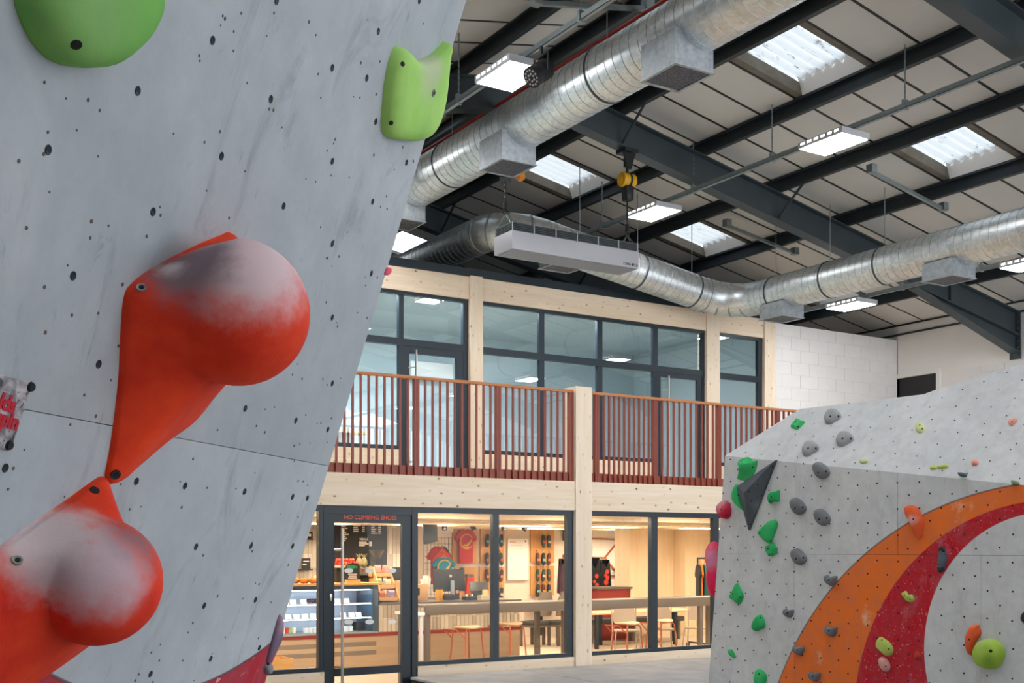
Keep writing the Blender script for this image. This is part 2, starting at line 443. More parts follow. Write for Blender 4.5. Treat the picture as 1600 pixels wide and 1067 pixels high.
# skylights
nwin = 30
for i in (1, 3, 5, 7):
    a, b = bays[i]
    for j0 in (-16, -8, 0, 8):
        y0, y1 = G0 + GJ * j0, G0 + GJ * (j0 + 2)
        r = struct('window_%d' % nwin); nwin += 1
        mb = MB(); N = 56; H = .17
        P = []
        for k in range(N + 1):
            y = y0 + (y1 - y0) * k / N; dz = .028 * math.sin(2 * math.pi * (y - y0) / .155)
            P.append((y, dz))
        dn = 1 if zr(b) < zr(a) else 0
        xa_, xb_ = (a, b - .10) if dn else (a + .10, b)
        top = [(xa_, y, zr(xa_) + H + dz) for y, dz in P]; bot = [(xb_, y, zr(xb_) + H + dz) for y, dz in P]
        mb.add(top + bot, [(k, k + 1, N + 2 + k, N + 1 + k) for k in range(N)])
        mb.build('corrugated_pane', M['skylight'], r, smooth=True, ang=80)
        fr = MB()
        for (p, q) in ((y0, y0 + .12), (y1 - .12, y1)):
            MB().hexa([(a, p, zr(a)), (b, p, zr(b)), (b, q, zr(b)), (a, q, zr(a))], [(a, p, zr(a) + H - .03), (b, p, zr(b) + H - .03), (b, q, zr(b) + H - .03), (a, q, zr(a) + H - .03)]).build('side_board', M['skyframe'], r)
        lo, up = (b, a) if zr(b) < zr(a) else (a, b)
        sg = 1 if lo > up else -1
        xq = lo - sg * .12
        MB().hexa([(lo - sg * .03, y0 + .12, zr(lo)), (lo - sg * .03, y1 - .12, zr(lo)), (lo - sg * .02, y1 - .12, zr(lo)), (lo - sg * .02, y0 + .12, zr(lo))], [(xq, y0 + .1, zr(xq) + H + .06), (xq, y1 - .1, zr(xq) + H + .06), (xq + sg * .02, y1 - .1, zr(xq) + H + .06), (xq + sg * .02, y0 + .1, zr(xq) + H + .06)]).build('flashing', M['white'], r)
        x0, x1 = sorted((up + sg * .03, up + sg * .1))
        MB().box((x0, y0 + .12, zr(up) - .04), (x1, y1 - .12, zr(up) + H - .03)).build('head_board', M['skyframe'], r)

# walls of the hall
wr = struct('wall_right', (17.73, 5, 0))
wy0, wy1 = onX(1464, 600, 17.73).y, onX(1395, 600, 17.73).y
zt, zb_ = onX(1430, 587, 17.73).z, 3.45
for a_, b_ in (((17.75, -5, 0), (17.95, wy0, 6.2)), ((17.75, wy1, 0), (17.95, 22, 6.2)), ((17.75, wy0, 0), (17.95, wy1, zb_)), ((17.75, wy0, zt), (17.95, wy1, 6.2))): B('wall_core', a_, b_, M['mortar'], wr)
protoB = None
ch = .225
for k in range(28):
    z0 = .0 + k * ch
    if z0 < 2.9 or z0 > 5.05: continue
    y = 14.6 - (.225 if k % 2 else 0)
    cells = []
    if k % 2: cells.append((14.6 - .22, 14.59))
    while y > 7.8:
        cells.append((y - .445, y - .006)); y -= .45
    for (c0, c1) in cells:
        if c1 > wy0 - .07 and c0 < wy1 + .07 and 3.3 < z0 + ch / 2 < onX(1430, 585, 17.73).z + .06: continue
        MB().box((17.738 + random.uniform(-.001, .001), c0, z0 + .0025), (17.76, c1 + .002, z0 + ch - .0025)).build('block', M['blockp'], wr)
for a_, b_ in (((17.741, wy0 - .8, 3.0), (17.76, wy0, 5.06)), ((17.741, wy1, 3.0), (17.76, wy1 + .6, 5.06)), ((17.741, wy0, zt), (17.76, wy1, 5.06))): B('reveal_board', a_, b_, M['white'], wr)
B('plaster_band', (17.728, 7, 5.06), (17.76, 14.6, 6.08), M['white'], wr)
B('lower_facing', (17.738, -5, 0), (17.76, 14.6, 2.9), M['white'], wr)
B('front_facing', (17.738, -5, 2.9), (17.76, 7.9, 6.08), M['white'], wr)
# small dark window in that wall
wn = struct('window_20', (17.73, 12.5, 4.2))
zt, zb_ = onX(1430, 587, 17.73).z, 3.45
B('pane', (17.77, wy0, zb_), (17.775, wy1, zt), M['glassdark'], wn)
B('unlit_room_sheet', (17.80, wy0, zb_), (17.82, wy1, zt), M['dark_unlit'], wn)  # near-black sheet standing in for the unlit room behind the pane
for n_, a, b in (('frame', (17.70, wy0 - .08, zt), (17.78, wy1 + .08, zt + .07)), ('frame', (17.70, wy0 - .08, zb_), (17.78, wy0, zt)), ('frame', (17.70, wy1, zb_), (17.78, wy1 + .08, zt))):
    B(n_, a, b, M['white'], wn)
B('frame', (17.755, wy0, zb_), (17.78, wy0 + .02, zt), M['frame'], wn); B('frame', (17.755, wy1 - .035, zb_), (17.78, wy1, zt), M['frame'], wn)
B('wall_left', (-1.95, -5, 0), (-1.75, 22, 6.2), M['white'])['kind'] = 'structure'
B('wall_far', (-1.9, 22, 0), (18, 22.2, 7.4), M['dark_unlit'])['kind'] = 'structure'  # dark colour stands for the barely lit far end of the hall

tag(B('wall_light_stop', (-1.9, -5.2, 0), (7.5, -5, 7.9), M['white']), kind='structure')  # unseen end wall, added to cut sky light on the overhang
# block wall beside the timber front
D1, D2 = 11.9, 14.55
XE = XY(1212, D2)
wb = struct('wall_block', (16, 14.6, 0))
B('wall_core', (XE, 14.63, 2.7), (17.74, 14.8, 5.78), M['mortar'], wb)
B('lower_facing', (XE, 14.622, 2.7), (17.73, 14.64, 3.15), M['white'], wb)
for k in range(14, 26):
    z0 = 3.15 + (k - 14) * .221
    z1 = min(z0 + .216, 5.79)
    if z1 - z0 < .05: continue
    x = XE - (.225 if k % 2 else 0)
    while x < 17.72:
        x0, x1 = max(x + .0025, XE), min(x + .4475, 17.725)
        if x1 - x0 > .03: MB().box((x0, 14.622 + random.uniform(-.001, .001), z0), (x1, 14.64, z1)).build('block', M['blockp'], wb)
        x += .45

# ================================================================== timber front
tf = struct('wall_back', (8, 12, 0))
zB0, zB1 = 2.333, 2.70
XP0, XP1 = XY(900, D1), XY(925, D1)      # lower post
B('deck_beam', (2.2, D1 + .02, zB0), (XP0, D1 + .16, zB1), M['cltx'], tf)
B('deck_beam', (XP1, D1 + .02, zB0), (17.72, D1 + .16, zB1), M['cltx'], tf)
B('post', (XP0, D1, 0), (XP1, D1 + .26, ZY(912, 604, D1)), M['cltz'], tf, bev=.004)
B('post', (13.0, D1, 0), (13.25, D1 + .26, 3.88), M['cltz'], tf, bev=.004)
B('post', (3.8, D1, 0), (4.05, D1 + .26, 3.88), M['cltz'], tf, bev=.004)
B('gallery_deck', (2.2, D1 + .16, 2.36), (17.72, 21, 2.72), M['cltx'], tf)
zS1 = ZY(700, 1031.5, 11.95); zS0 = ZY(700, 1038, 11.95)
B('sill_board', (2.2, D1 + .03, 0), (XY(505.6, 11.95), D1 + .14, zS0), M['cltx'], tf)
B('sill_board', (XY(652, 11.95), D1 + .03, 0), (XP0, D1 + .14, zS0), M['cltx'], tf)
B('sill_board', (XP1, D1 + .03, 0), (14.5, D1 + .14, zS0), M['cltx'], tf)
# upper beams, posts
zT1, zT0 = ZY(745, 433, D2), ZY(760, 470, D2)
ups = [(XY(735, D2), XY(755, D2)), (XY(1105, D2), XY(1125, D2)), (XY(1195, D2), XY(1212, D2))]
xs = 2.5
for (a, b) in ups:
    B('top_beam', (xs, D2 + .03, zT0), (a, D2 + .2, zT1), M['cltx'], tf)
    B('post', (a, D2, 2.72), (b, D2 + .24, zT1 + .015), M['cltz'], tf, bev=.004)
    xs = b
B('roof_fascia', (2.5, D2 + .05, zT1), (XE, 21, zT1 + .13), M['dark_unlit'], tf)
B('roof_edge', (2.5, D2 + .02, zT1), (XE + .02, D2 + .06, zT1 + .12), M['frame'], tf)
zSb = ZY(600, 694, D2)                    # timber aprons of the gallery glazing
def apron(a, b): B('apron_board', (a, D2 + .04, 2.72), (b, D2 + .14, zSb - .06), M['cltx'], tf)

def bars(root, xs_, zs_, y, wv=.07, wh=.07, dep=.08, mat='frame'):
    for k, (x0, x1, z0, z1) in enumerate(xs_): B('frame', (x0, y + .0015 * k, z0), (x1, y + dep - .0015 * k, z1), M[mat], root)
def pane(root, x0, x1, z0, z1, y, mat): B('pane', (x0, y, z0), (x1, y + .012, z1), M[mat], root)
YF = 11.95
fz1 = zB0; gz1 = ZY(700, 801.8, YF)
X = lambda px: XY(px, YF)
# window left of the door
r = struct('window_1', (4, YF, zS0)); xa, xb = 2.6, X(505.6)
bars(r, [(xa, xb, gz1, fz1), (xa, xb, zS0, zS1), (xb - .055, xb, zS1, gz1)], None, YF)
pane(r, xa, xb - .055, zS1, gz1, YF + .03, 'glass')
# door
r = struct('door_1', (X(575), YF, 0)); a, b = X(505.8), X(652)
ja, jb = X(513.5), X(644)
zh = ZY(575, 803.5, YF)
bars(r, [(a, ja, 0, fz1), (jb, b, 0, fz1), (ja, jb, zh, fz1)], None, YF)
la, lb = X(523.6), X(629.5); zg = ZY(575, 817, YF); zm1, zm0 = ZY(575, 1042, YF), ZY(575, 1054, YF)
yl = YF + .02
lf = MB()
for q in ((ja, la, .02, zh), (lb, jb, .02, zh), (la, lb, zg, zh), (la, lb, zm0, zm1), (la, lb, .02, .14)): lf.box((q[0], yl, q[2]), (q[1], yl + .05, q[3]))
lfo = lf.build('door_leaf', M['frame'], r)
pane(r, la, lb, zm1, zg, yl + .02, 'glass'); pane(r, la, lb, .14, zm0, yl + .02, 'glass')
hx = X(531); h0, h1 = .2, ZY(531, 826, YF)
MB().cyl((hx, yl - .09, h0), (hx, yl - .09, h1), .017, n=12).build('pull_bar', M['chrome'], r, smooth=True)
for zz in (ZY(525, 859, YF), ZY(525, 1042, YF)):
    MB().cyl((hx, yl - .09, zz), (hx - .06, yl + .01, zz), .012, n=8).build('bar_bracket', M['chrome'], r, smooth=True)
B('lock_cylinder', (X(516), yl - .012, ZY(517, 939, YF)), (X(519.5), yl + .01, ZY(517, 928, YF)), M['chrome'], r, bev=.004)
TXR = plain('red_lettering', '#e2503a', .5)
text('NO CLIMBING SHOES', .068, TXR, r, ((ja + jb) / 2, yl - .002, ZY(578, 808.6, YF)), (1, 0, 0), (0, 0, 1), bold=.0012)
# window bay right of the door
r = struct('window_2', (7, YF, zS0)); a, b = X(652), XP0 - .002
xm0, xm1 = X(770.5), X(780); xr = X(886.5)
bars(r, [(a, b, gz1, fz1), (a, b, zS0, zS1), (xm0, xm1, zS1, gz1), (xr, b, zS1, gz1), (a, a + .012, zS1, gz1)], None, YF)
pane(r, a, xm0, zS1, gz1, YF + .03, 'glass'); pane(r, xm1, xr, zS1, gz1, YF + .03, 'glass')
# bay right of the post
r = struct('window_3', (10, YF, zS0)); a, b = XP1 + .002, 13.0
xm0, xm1 = X(1018), X(1028); xm2, xm3 = X(1115), X(1124)
bars(r, [(a, b, gz1, fz1), (a, b, zS0, zS1), (xm0, xm1, zS1, gz1), (xm2, xm3, zS1, gz1), (a, a + .02, zS1, gz1)], None, YF)
pane(r, a, xm0, zS1, gz1, YF + .03, 'glass'); pane(r, xm1, xm2, zS1, gz1, YF + .03, 'glass'); pane(r, xm3, b, zS1, gz1, YF + .03, 'glass')
# gallery glazing
YU = D2 + .06
U = lambda px: XY(px, YU)
ztr1, ztr0 = ZY(848, 552, YU), ZY(848, 562, YU)
ug1 = ZY(800, 482, YU); 
zsill = zSb
def pull(root, px, y0, y1, br):
    hx = U(px); z1_, z0_ = ZY(px, y0, YU), 2.95
    MB().cyl((hx, YU - .09, z0_), (hx, YU - .09, z1_), .016, n=10).build('pull_bar', M['chrome'], root, smooth=True)
    for zz in (ZY(px, br, YU), 3.08): MB().cyl((hx, YU - .09, zz), (hx - .07, YU + .01, zz), .011, n=8).build('bar_bracket', M['chrome'], root, smooth=True)
def updoor(name, a, b, g0, g1, zt, zgt):
    r = struct(name, (a, YU, 2.72)); lf = MB()
    for q in ((a, g0, 2.74, zt), (g1, b, 2.74, zt), (g0, g1, zgt, zt), (g0, g1, 2.74, 2.86)): lf.box((q[0], YU + .01, q[2]), (q[1], YU + .06, q[3]))
    lf.build('door_leaf', M['frame'], r); pane(r, g0, g1, 2.86, zgt, YU + .03, 'glassup'); return r
# left bay
r = struct('window_4', (6, YU, 3.3)); a, b = 3.2, ups[0][0] - .002
m0, m1 = U(623.5), U(631); j0, j1 = U(724), U(732.5)
bars(r, [(a, b, ug1, zT0), (a, b, ztr0, ztr1), (m0, m1, 2.72, ug1), (j0, b, 2.72, ug1), (a, m0, zsill - .06, zsill)], None, YU)
pane(r, a, m0, zsill, ztr0, YU + .03, 'glassup'); pane(r, a, m0, ztr1, ug1, YU + .03, 'glassup'); pane(r, m1, j0, ztr1, ug1, YU + .03, 'glassup')
apron(3.2, m0)
d = updoor('door_2', m1, j0, U(640), U(713.5), ztr0, ZY(676, 555, YU))
pull(d, 646, 548, 740, 575)
# middle bay
r = struct('window_5', (10, YU, 3.3)); a, b = ups[0][1] + .002, ups[1][0] - .002
mm = [(U(843), U(851)), (U(934), U(942)), (U(1021), U(1028.5))]; e0 = U(1097)
bars(r, [(a, b, ug1, zT0), (a, b, ztr0, ztr1), (a, mm[2][0], zsill - .06, zsill), (e0, b, 2.72, ug1), (a, a + .015, zsill, ug1)] +
     [(p, q, zsill if k < 2 else 2.72, ug1) for k, (p, q) in enumerate(mm)], None, YU)
px_ = a
for p, q in mm:
    pane(r, px_, p, zsill, ztr0, YU + .03, 'glassup'); pane(r, px_, p, ztr1, ug1, YU + .03, 'glassup'); px_ = q
pane(r, px_, e0, ztr1, ug1, YU + .03, 'glassup')
apron(a, mm[2][0])
d = updoor('door_3', mm[2][1], e0, U(1033), U(1090), ztr0, ZY(1062, 591, YU))
pull(d, 1039.5, 588, 735, 610.5)
# right bay
r = struct('window_6', (13.6, YU, 3.3)); a, b = ups[1][1] + .002, ups[2][0] - .002
e0 = U(1185)
bars(r, [(a, b, ug1, zT0), (a, e0, ztr0, ztr1), (a, b, zsill - .06, zsill), (e0, b, zsill, ug1)], None, YU)
pane(r, a, e0, zsill, ztr0, YU + .03, 'glassup'); pane(r, a, e0, ztr1, ug1, YU + .03, 'glassup')
apron(a, b)
# rooms behind the glass
def WS(n_, a, b, m_):
    tag(B(n_, a, b, m_), kind='structure')
WS('wall_gallery_back', (2.4, 18.4, 2.72), (14.5, 18.5, 5.8), M['upperwall'])
WS('wall_gallery_left', (2.4, 14.7, 2.72), (2.5, 18.4, 5.8), M['upperwall'])
WS('wall_gallery_right', (14.4, 14.8, 2.72), (14.5, 18.4, 5.8), M['upperwall'])
WS('ceiling_gallery', (2.4, D2 + .2, 5.74), (14.5, 18.5, 5.8), M['upperwall'])
WS('floor_gallery', (2.4, D2 + .2, 2.72), (14.5, 18.5, 2.74), M['floorw'])
WS('wall_shop_back', (1.8, 20.5, 0), (17.7, 20.7, 2.4), M['offwhite'])
WS('wall_shop_left', (1.8, 12.1, 0), (1.95, 20.5, 2.4), M['offwhite'])
WS('wall_shop_right', (17.55, 12.1, 0), (17.7, 20.5, 2.4), M['offwhite'])
WS('floor_shop', (1.95, 12.06, 0), (17.55, 20.5, .012), M['floorw'])
for k in range(7):
    B('ceiling_joist', (1.95, 13.3 + k * 1.05, 2.24), (17.55, 13.42 + k * 1.05, 2.36), M['plyp'], tf)

B('front_return', (14.5, D1 + .05, 0), (17.72, D1 + .16, 2.34), M['cltx'], tf)
# ================================================================== padded floor
ZM = .367
seams = [6.05, 7.57, 9.2, 11.9, 17.6]
mm_ = NM('grey_mat_cover'); p = mm_.P()
f = mm_.noise(p, 2.5, 4); g = mm_.noise(p, 320, 2, .8)
mm_.bump(g, .3, .003)
M['mat'] = mm_.fin(mm_.mix(mm_.mr(f, .3, .7), C('#868a93'), C('#999da5')), .95, 0, .1)
M['matside'] = plain('black_mesh_side', '#1f2225', .9, 0, .3, 60, .3)
labs = ['grey crash mat slab beside the glass door, its black mesh side showing', 'grey crash mat slab in front of the timber post', 'grey crash mat slab under the glazing by the boulder', 'grey crash mat slab behind and beyond the freestanding boulder']
for k in range(4):
    a, b = seams[k], seams[k + 1] - .006
    t = thing('crash_mat', ((a + b) / 2, 6, 0), labs[k], 'mat', 'crash mats on the hall floor')
    B('cover', (a, -3, ZM - .03), (b, 11.9, ZM), M['mat'], t, bev=.012)
    B('side', (a + .012, -2.98, 0), (b - .004, 11.89, ZM - .03), M['matside'], t)

# ================================================================== big overhanging climbing wall
X2, Y2 = Vector((SA, -CA, 0)), Vector((CA, SA, 0))
def c2w(r, f, u): return X2 * r + Y2 * f + Vector((0, 0, u))
ZP = 2.75
P0 = O + c2w((514 - 800) / FPX * ZP, ZP, (HY - 728) / FPX * ZP)
ha = math.atan2(411, 1800); th = math.radians(17.5)
LH = c2w(math.sin(ha), math.cos(ha), 0); nh = c2w(math.cos(ha), -math.sin(ha), 0)
LE = nh * math.sin(th) + Vector((0, 0, math.cos(th)))
LN = LH.cross(LE).normalized()
if LN.dot(nh) < 0: LN = -LN
LPL = (P0, LN)
def lw(u, v, n=0.): return P0 + LH * u + LE * v + LN * n
M['lwall'] = wallmat('grey_textured_board', '#b2bac2', '#9ba4ad', LW=(P0, LH, LE, -.444, .691, 1.2048))
ow = thing('overhanging_climbing_wall', lw(-1, -2.0) * 1.0, 'tall pale grey overhanging climbing wall carrying the big orange holds', 'climbing wall')
def lpanel(u0, u1, v0, v1):
    c = [lw(u0, v0), lw(u1, v0), lw(u1, v1), lw(u0, v1)]
    MB().hexa([q - LN * .018 for q in c], c).build('panel', M['lwall'], ow, bev=.0012)
vb = -(P0.z) / LE.z
lpanel(-2.6, 0, .0005, 1.9); lpanel(-2.6, 0, vb + .02, -.0005)
mb = MB()
for u in (-.06, -.8, -1.6, -2.4):
    c = [lw(u - .03, vb + .05, -.2), lw(u + .03, vb + .05, -.2), lw(u + .03, vb + .05, -.02), lw(u - .03, vb + .05, -.02)]
    mb.hexa(c, [q + LE * (1.8 - vb) for q in c])
mb.build('backing_stud', M['steel'], ow)
holes = [(332, 63), (519, 106), (215, 142), (423, 155), (75, 234), (346, 244), (519, 252), (443, 322), (239, 331), (519, 381), (432, 1), (114, 431), (154, 569), (519, 496), (519, 599), (462, 657), (512, 671), (8, 731), (213, 752), (289, 759), (382, 768), (457, 776), (480, 778), (306, 854), (392, 853), (457, 853), (319, 946), (399, 937), (329, 1029), (235, 1053), (591, 49), (573, 122), (587, 190), (635, 254), (582, 315), (580, 427), (655, 1), (383, 638), (405, 1012)]
M['tnut'] = plain('blue_black_insert', '#27405a', .35, .3, .2, 20)
M['hole'] = plain('dark_bolt_hole', '#0d1116', .8, 0, .1, 9)
def ringmesh(c, u, v, n, r0, r1, h, k=14):
    vs_ = []
    for r, hh in ((r1, .0004), (r1 * .96, h), (r0, h * .8), (r0 * .95, .0006)):
        vs_ += [c + (u * math.cos(2 * math.pi * i / k) + v * math.sin(2 * math.pi * i / k)) * r + n * hh for i in range(k)]
    return vs_, [(q * k + i, q * k + (i + 1) % k, (q + 1) * k + (i + 1) % k, (q + 1) * k + i) for q in range(3) for i in range(k)] + [tuple(range(3 * k, 4 * k))]
c0 = onP(*holes[0], LPL)
h0 = MB().add(*ringmesh(c0, LH, LE, LN, .0045, .0070, .0008)).build('bolt_hole', M['hole'], ow, smooth=True)
h1_ = MB().add(*ringmesh(c0 + LE * -.0022, LH, LE, LN, .0026, .0038, .0012, 10)).build('steel_insert', M['tnut'], h0, smooth=True)
h1_.location = (0, 0, 0)
for q in h1_.data.vertices: pass
h1_.data.transform(Matrix.Identity(4))
for (px, py) in holes[1:]:
    d_ = onP(px, py, LPL) - c0
    h = relink(h0, d_, ow); k_ = relink(h1_, (0, 0, 0), h)
sm = MB()
rs = random.Random(5)
for k in range(230):
    u, v = rs.uniform(-1.75, -.02), rs.uniform(-.6, 1.25)
    if rs.random() < .5:
        q = rs.choice(holes); pp = onP(*q, LPL) - P0
        u, v = pp.dot(LH) + rs.gauss(0, .05), pp.dot(LE) + rs.gauss(0, .04)
    if u > -.01 or u < -1.9: continue
    sm.cyl(lw(u, v, -.002), lw(u, v, .0006), rs.uniform(.0016, .0034), n=6)
tag(sm.build('screw_hole', plain('rusty_screw_hole', '#5b4a48', .8, 0, .3, 30), ow), kind='stuff')

# ================================================================== freestanding boulder at the other side
BX = 7.16
CIRC = [((4.625, -.493), 2.795), ((4.629, .48), 1.70), ((4.664, 1.105), .992)]
M['bwall'] = wallmat('pale_grey_boulder_board', '#dcdfe1', '#ced2d5', circles=CIRC)
M['bwallt'] = wallmat('pale_chalky_boulder_board', '#d4d6d8', '#c6c9cb')
V_ = Vector
bo = thing('freestanding_boulder', (8.5, 5.5, ZM), 'pale grey freestanding bouldering block painted with orange and red rings', 'climbing wall')
Rk, Rr = onX(1133, 712, BX), onX(1600, 758, BX)
Bl = onX(1107, 1067, BX); Bl = Rk + (Bl - Rk) * ((Rk.z - ZM) / (Rk.z - Bl.z))
Rr2 = Rr + (Rr - Rk) * .7
BN = Vector((-1, 0, 0))
def slab(name, poly, n, mat, t=.03): return MB().prism([p - n * t for p in poly], n * t).build(name, mat, bo)
yj1, yj2 = onX(1241, 950, BX).y, onX(1533, 950, BX).y
zj = 1.803
def onridge(y):
    t = (y - Rk.y) / (Rr.y - Rk.y); return Rk + (Rr - Rk) * t
def onleft(z):
    t = (Rk.z - z) / (Rk.z - Bl.z); return Rk + (Bl - Rk) * t
g_ = .0010
v3 = lambda y, z: Vector((BX, y, z))
slab('panel', [Rk, onleft(zj + g_), v3(yj2 + g_ if 0 else 5.9, zj + g_), onridge(5.9)], BN, M['bwall'])
slab('panel', [onleft(zj - g_), Bl, v3(yj1 + g_, ZM), v3(yj1 + g_, zj - g_)], BN, M['bwall'])
slab('panel', [v3(yj1 - g_, zj - g_), v3(yj1 - g_, ZM), v3(yj2 + g_, ZM), v3(yj2 + g_, zj - g_)], BN, M['bwall'])
slab('panel', [v3(yj2 - g_, zj - g_), v3(yj2 - g_, ZM), v3(Rr2.y, ZM), v3(Rr2.y, zj - g_)], BN, M['bwall'])
dA = (Rr - Rk).normalized(); ta = math.radians(42)
NA = dA.cross(Vector((math.sin(ta), 0, math.cos(ta)))).normalized()
if NA.x > 0: NA = -NA
PA = (Rk, NA)
T1, Tm, T2, Dg = onP(1249, 639, PA), onP(1345, 628, PA), onP(1443, 616, PA), onP(1600, 713, PA)
Dg2 = T2 + (Dg - T2) * ((T2.x - BX) / (T2.x - Dg.x))
slab('top_panel', [Rk, Dg2, T2, Tm, T1], NA, M['bwallt'])
tb = math.radians(37)
NB = (Dg - T2).normalized().cross(Vector((math.sin(tb), 0, math.cos(tb)))).normalized()
if NB.x > 0: NB = -NB
PBb = (T2, NB)
T3, T4 = onP(1466, 607.5, PBb), onP(1600, 567, PBb)
Bq = Vector((BX, Rr2.y, 0)); Bq.z = (NB.dot(T2) - NB.x * BX - NB.y * Rr2.y) / NB.z
slab('panel', [onridge(5.9 - .003), v3(5.9 - .003, zj + g_), v3(Rr2.y, zj + g_), Bq, Dg2], BN, M['bwall'])
slab('top_panel', [T2, Dg2, Bq, T4 + (T4 - T3) * .8, T4, T3], NB, M['bwallt'])
NE = (Bl - Rk).cross(T1 - Rk).normalized()
if NE.y < 0: NE = -NE
eb = Vector((T1.x + 1.2, T1.y + (Bl.y - Rk.y) * .9, ZM))
slab('end_panel', [Rk, Bl, Vector((T1.x, Bl.y, ZM)), T1], (Bl - Rk).cross(Vector((1, 0, .2))).normalized() * (1 if (Bl - Rk).cross(Vector((1, 0, .2))).y > 0 else -1), M['bwall'], .02)
tops = [T1, Tm, T2, T3, T4 + (T4 - T3) * .8]; dk = MB()
for p_, q_ in zip(tops[:-1], tops[1:]):
    dv = V_((1.5, 0, -.12)); dk.hexa([p_ - V_((0, 0, .03)), q_ - V_((0, 0, .03)), q_ + dv - V_((0, 0, .03)), p_ + dv - V_((0, 0, .03))], [p_, q_, q_ + dv, p_ + dv])
dk.build('summit_deck', M['bwallt'], bo)
MB().prism([v3(onleft(2.2).y - .05, 2.35) + V_((.034, 0, 0)), v3(onleft(.5).y - .05, .4) + V_((.034, 0, 0)), v3(3.2, .4) + V_((.034, 0, 0)), v3(3.2, 2.0) + V_((.034, 0, 0))], (.02, 0, 0)).build('seam_light_stop', M['dark_unlit'], bo)  # dark sheet added to block light showing through the panel seams
# insert holes
bh = MB()
def inpoly(p, poly, n):
    s = 0
    for i in range(len(poly)):
        a, b = poly[i], poly[(i + 1) % len(poly)]
        c = (b - a).cross(p - a).dot(n)
        if abs(c) < 1e-9: continue
        if s == 0: s = 1 if c > 0 else -1
        elif s * c < 0: return False
    return True
r_ = random.Random(3)
def gridholes(org, u, v, n, poly, du=.195, dv=.1, R=.0078, skip=.06):
    for i in range(-5, 45):
        for j in range(-28, 28):
            p = org + u * (i * du + (du / 2 if j % 2 else 0)) + v * (j * dv)
            if r_.random() < skip or not inpoly(p, poly, n): continue
            p = p + u * r_.uniform(-.006, .006) + v * r_.uniform(-.006, .006)
            bh.cyl(p - n * .002, p + n * .0012, R, n=6)
facepoly = [Rk, Bl, v3(Rr2.y, ZM), Rr2]
gridholes(v3(7.75, zj + .05), Vector((0, -1, 0)), Vector((0, 0, 1)), BN, facepoly)
uA = dA; vA = NA.cross(uA); vA = vA if vA.z > 0 else -vA
gridholes(Rk + vA * .06, uA, vA, NA, [Rk, Dg2, T2, T1], .21, .13, .0066)
uB = (Dg - T2).normalized(); vB = NB.cross(uB); vB = vB if vB.z > 0 else -vB
gridholes(T2 + vB * .05, uB, vB, NB, [T2, Dg2, Bq, T4 + (T4 - T3) * .8, T3], .2, .14, .0066)
tag(bh.build('bolt_hole', M['hole'], bo), kind='stuff')

# ================================================================== ducts
def fillet(pts, R, n=7):
    pts = [Vector(p) for p in pts]; out = [pts[0]]
    for i in range(1, len(pts) - 1):
        a, b, c = pts[i - 1], pts[i], pts[i + 1]
        u, v = (a - b).normalized(), (c - b).normalized()
        ang = u.angle(v); d = R / math.tan(ang / 2)
        p, q = b + u * d, b + v * d
        cen = b + (u + v).normalized() * (R / math.sin(ang / 2))
        a0, a1 = p - cen, q - cen; tot = a0.angle(a1); ax = a0.cross(a1).normalized()
        for k in range(n + 1): out.append(cen + Matrix.Rotation(tot * k / n, 3, ax) @ a0)
    out.append(pts[-1]); return out
def ring(mb, p, t, r, wd=.008, up=.004, n=28):
    t = t.normalized(); u = t.orthogonal().normalized(); w_ = t.cross(u); R = []
    for (s, q) in ((-wd, -.002), (-wd * .4, up), (wd * .4, up), (wd, -.002)):
        R.append([p + t * s + (u * math.cos(2 * math.pi * i / n) + w_ * math.sin(2 * math.pi * i / n)) * (r + q) for i in range(n)])
    k = len(mb.v)
    mb.add([p_ for q in R for p_ in q], [(a * n + i, a * n + (i + 1) % n, (a + 1) * n + (i + 1) % n, (a + 1) * n + i) for a in range(3) for i in range(n)])
def duct(name, path, r, label, step, bend=None):
    t = thing(name, path[0], label, 'air duct')
    MB().tube(path, r, 40).build('spiral_tube', M['duct'], t, smooth=True, ang=50)
    sm = MB()
    for a, b in zip(path[:-1], path[1:]):
        L = (b - a).length
        if L < .6: ring(sm, a, b - a, r, .02, .008); continue
        k = int(L / step)
        for i in range(k + 1): ring(sm, a + (b - a) * (i / k), b - a, r, .0055, .0035)
    tag(sm.build('seam', M['seam'], t, smooth=True), kind='stuff')
    return t
def hanger(t, p, r, tn=(0, 1, 0)):
    p = Vector(p); mb = MB(); ring(mb, p, Vector(tn), r + .004, .018, .008); mb.build('clamp_band', M['steel2'], t, smooth=True)
    MB().cyl(p + Vector((0, 0, r)), (p.x, p.y, zr(p.x) - .1), .006, n=6).build('hanger_rod', M['brace'], t)
def diffuser(t, x0, x1, y0, y1, z0, z1):
    mb = MB(); w_ = .012
    for a, b in (((x0, y0, z0), (x1, y0 + w_, z1)), ((x0, y1 - w_, z0), (x1, y1, z1)), ((x0, y0 + w_, z0), (x0 + w_, y1 - w_, z1)), ((x1 - w_, y0 + w_, z0), (x1, y1 - w_, z1))): mb.box(a, b)
    o = mb.build('outlet_box', M['ductbox'], t)
    fr = MB()
    for a, b in (((x0 - .012, y0 - .012, z0 - .012), (x1 + .012, y0 + .02, z0)), ((x0 - .012, y1 - .02, z0 - .012), (x1 + .012, y1 + .012, z0)), ((x0 - .012, y0 + .02, z0 - .012), (x0 + .02, y1 - .02, z0)), ((x1 - .02, y0 + .02, z0 - .012), (x1 + .012, y1 - .02, z0))): fr.box(a, b)
    fr.build('outlet_rim', M['ductbox'], o)
    B('grille', (x0 + .02, y0 + .02, z0 - .004), (x1 - .02, y1 - .02, z0 + .004), M['grille'], o)
V = Vector
d1x, d1z, d1r = 7.16, 4.915 + CAMZ, .294
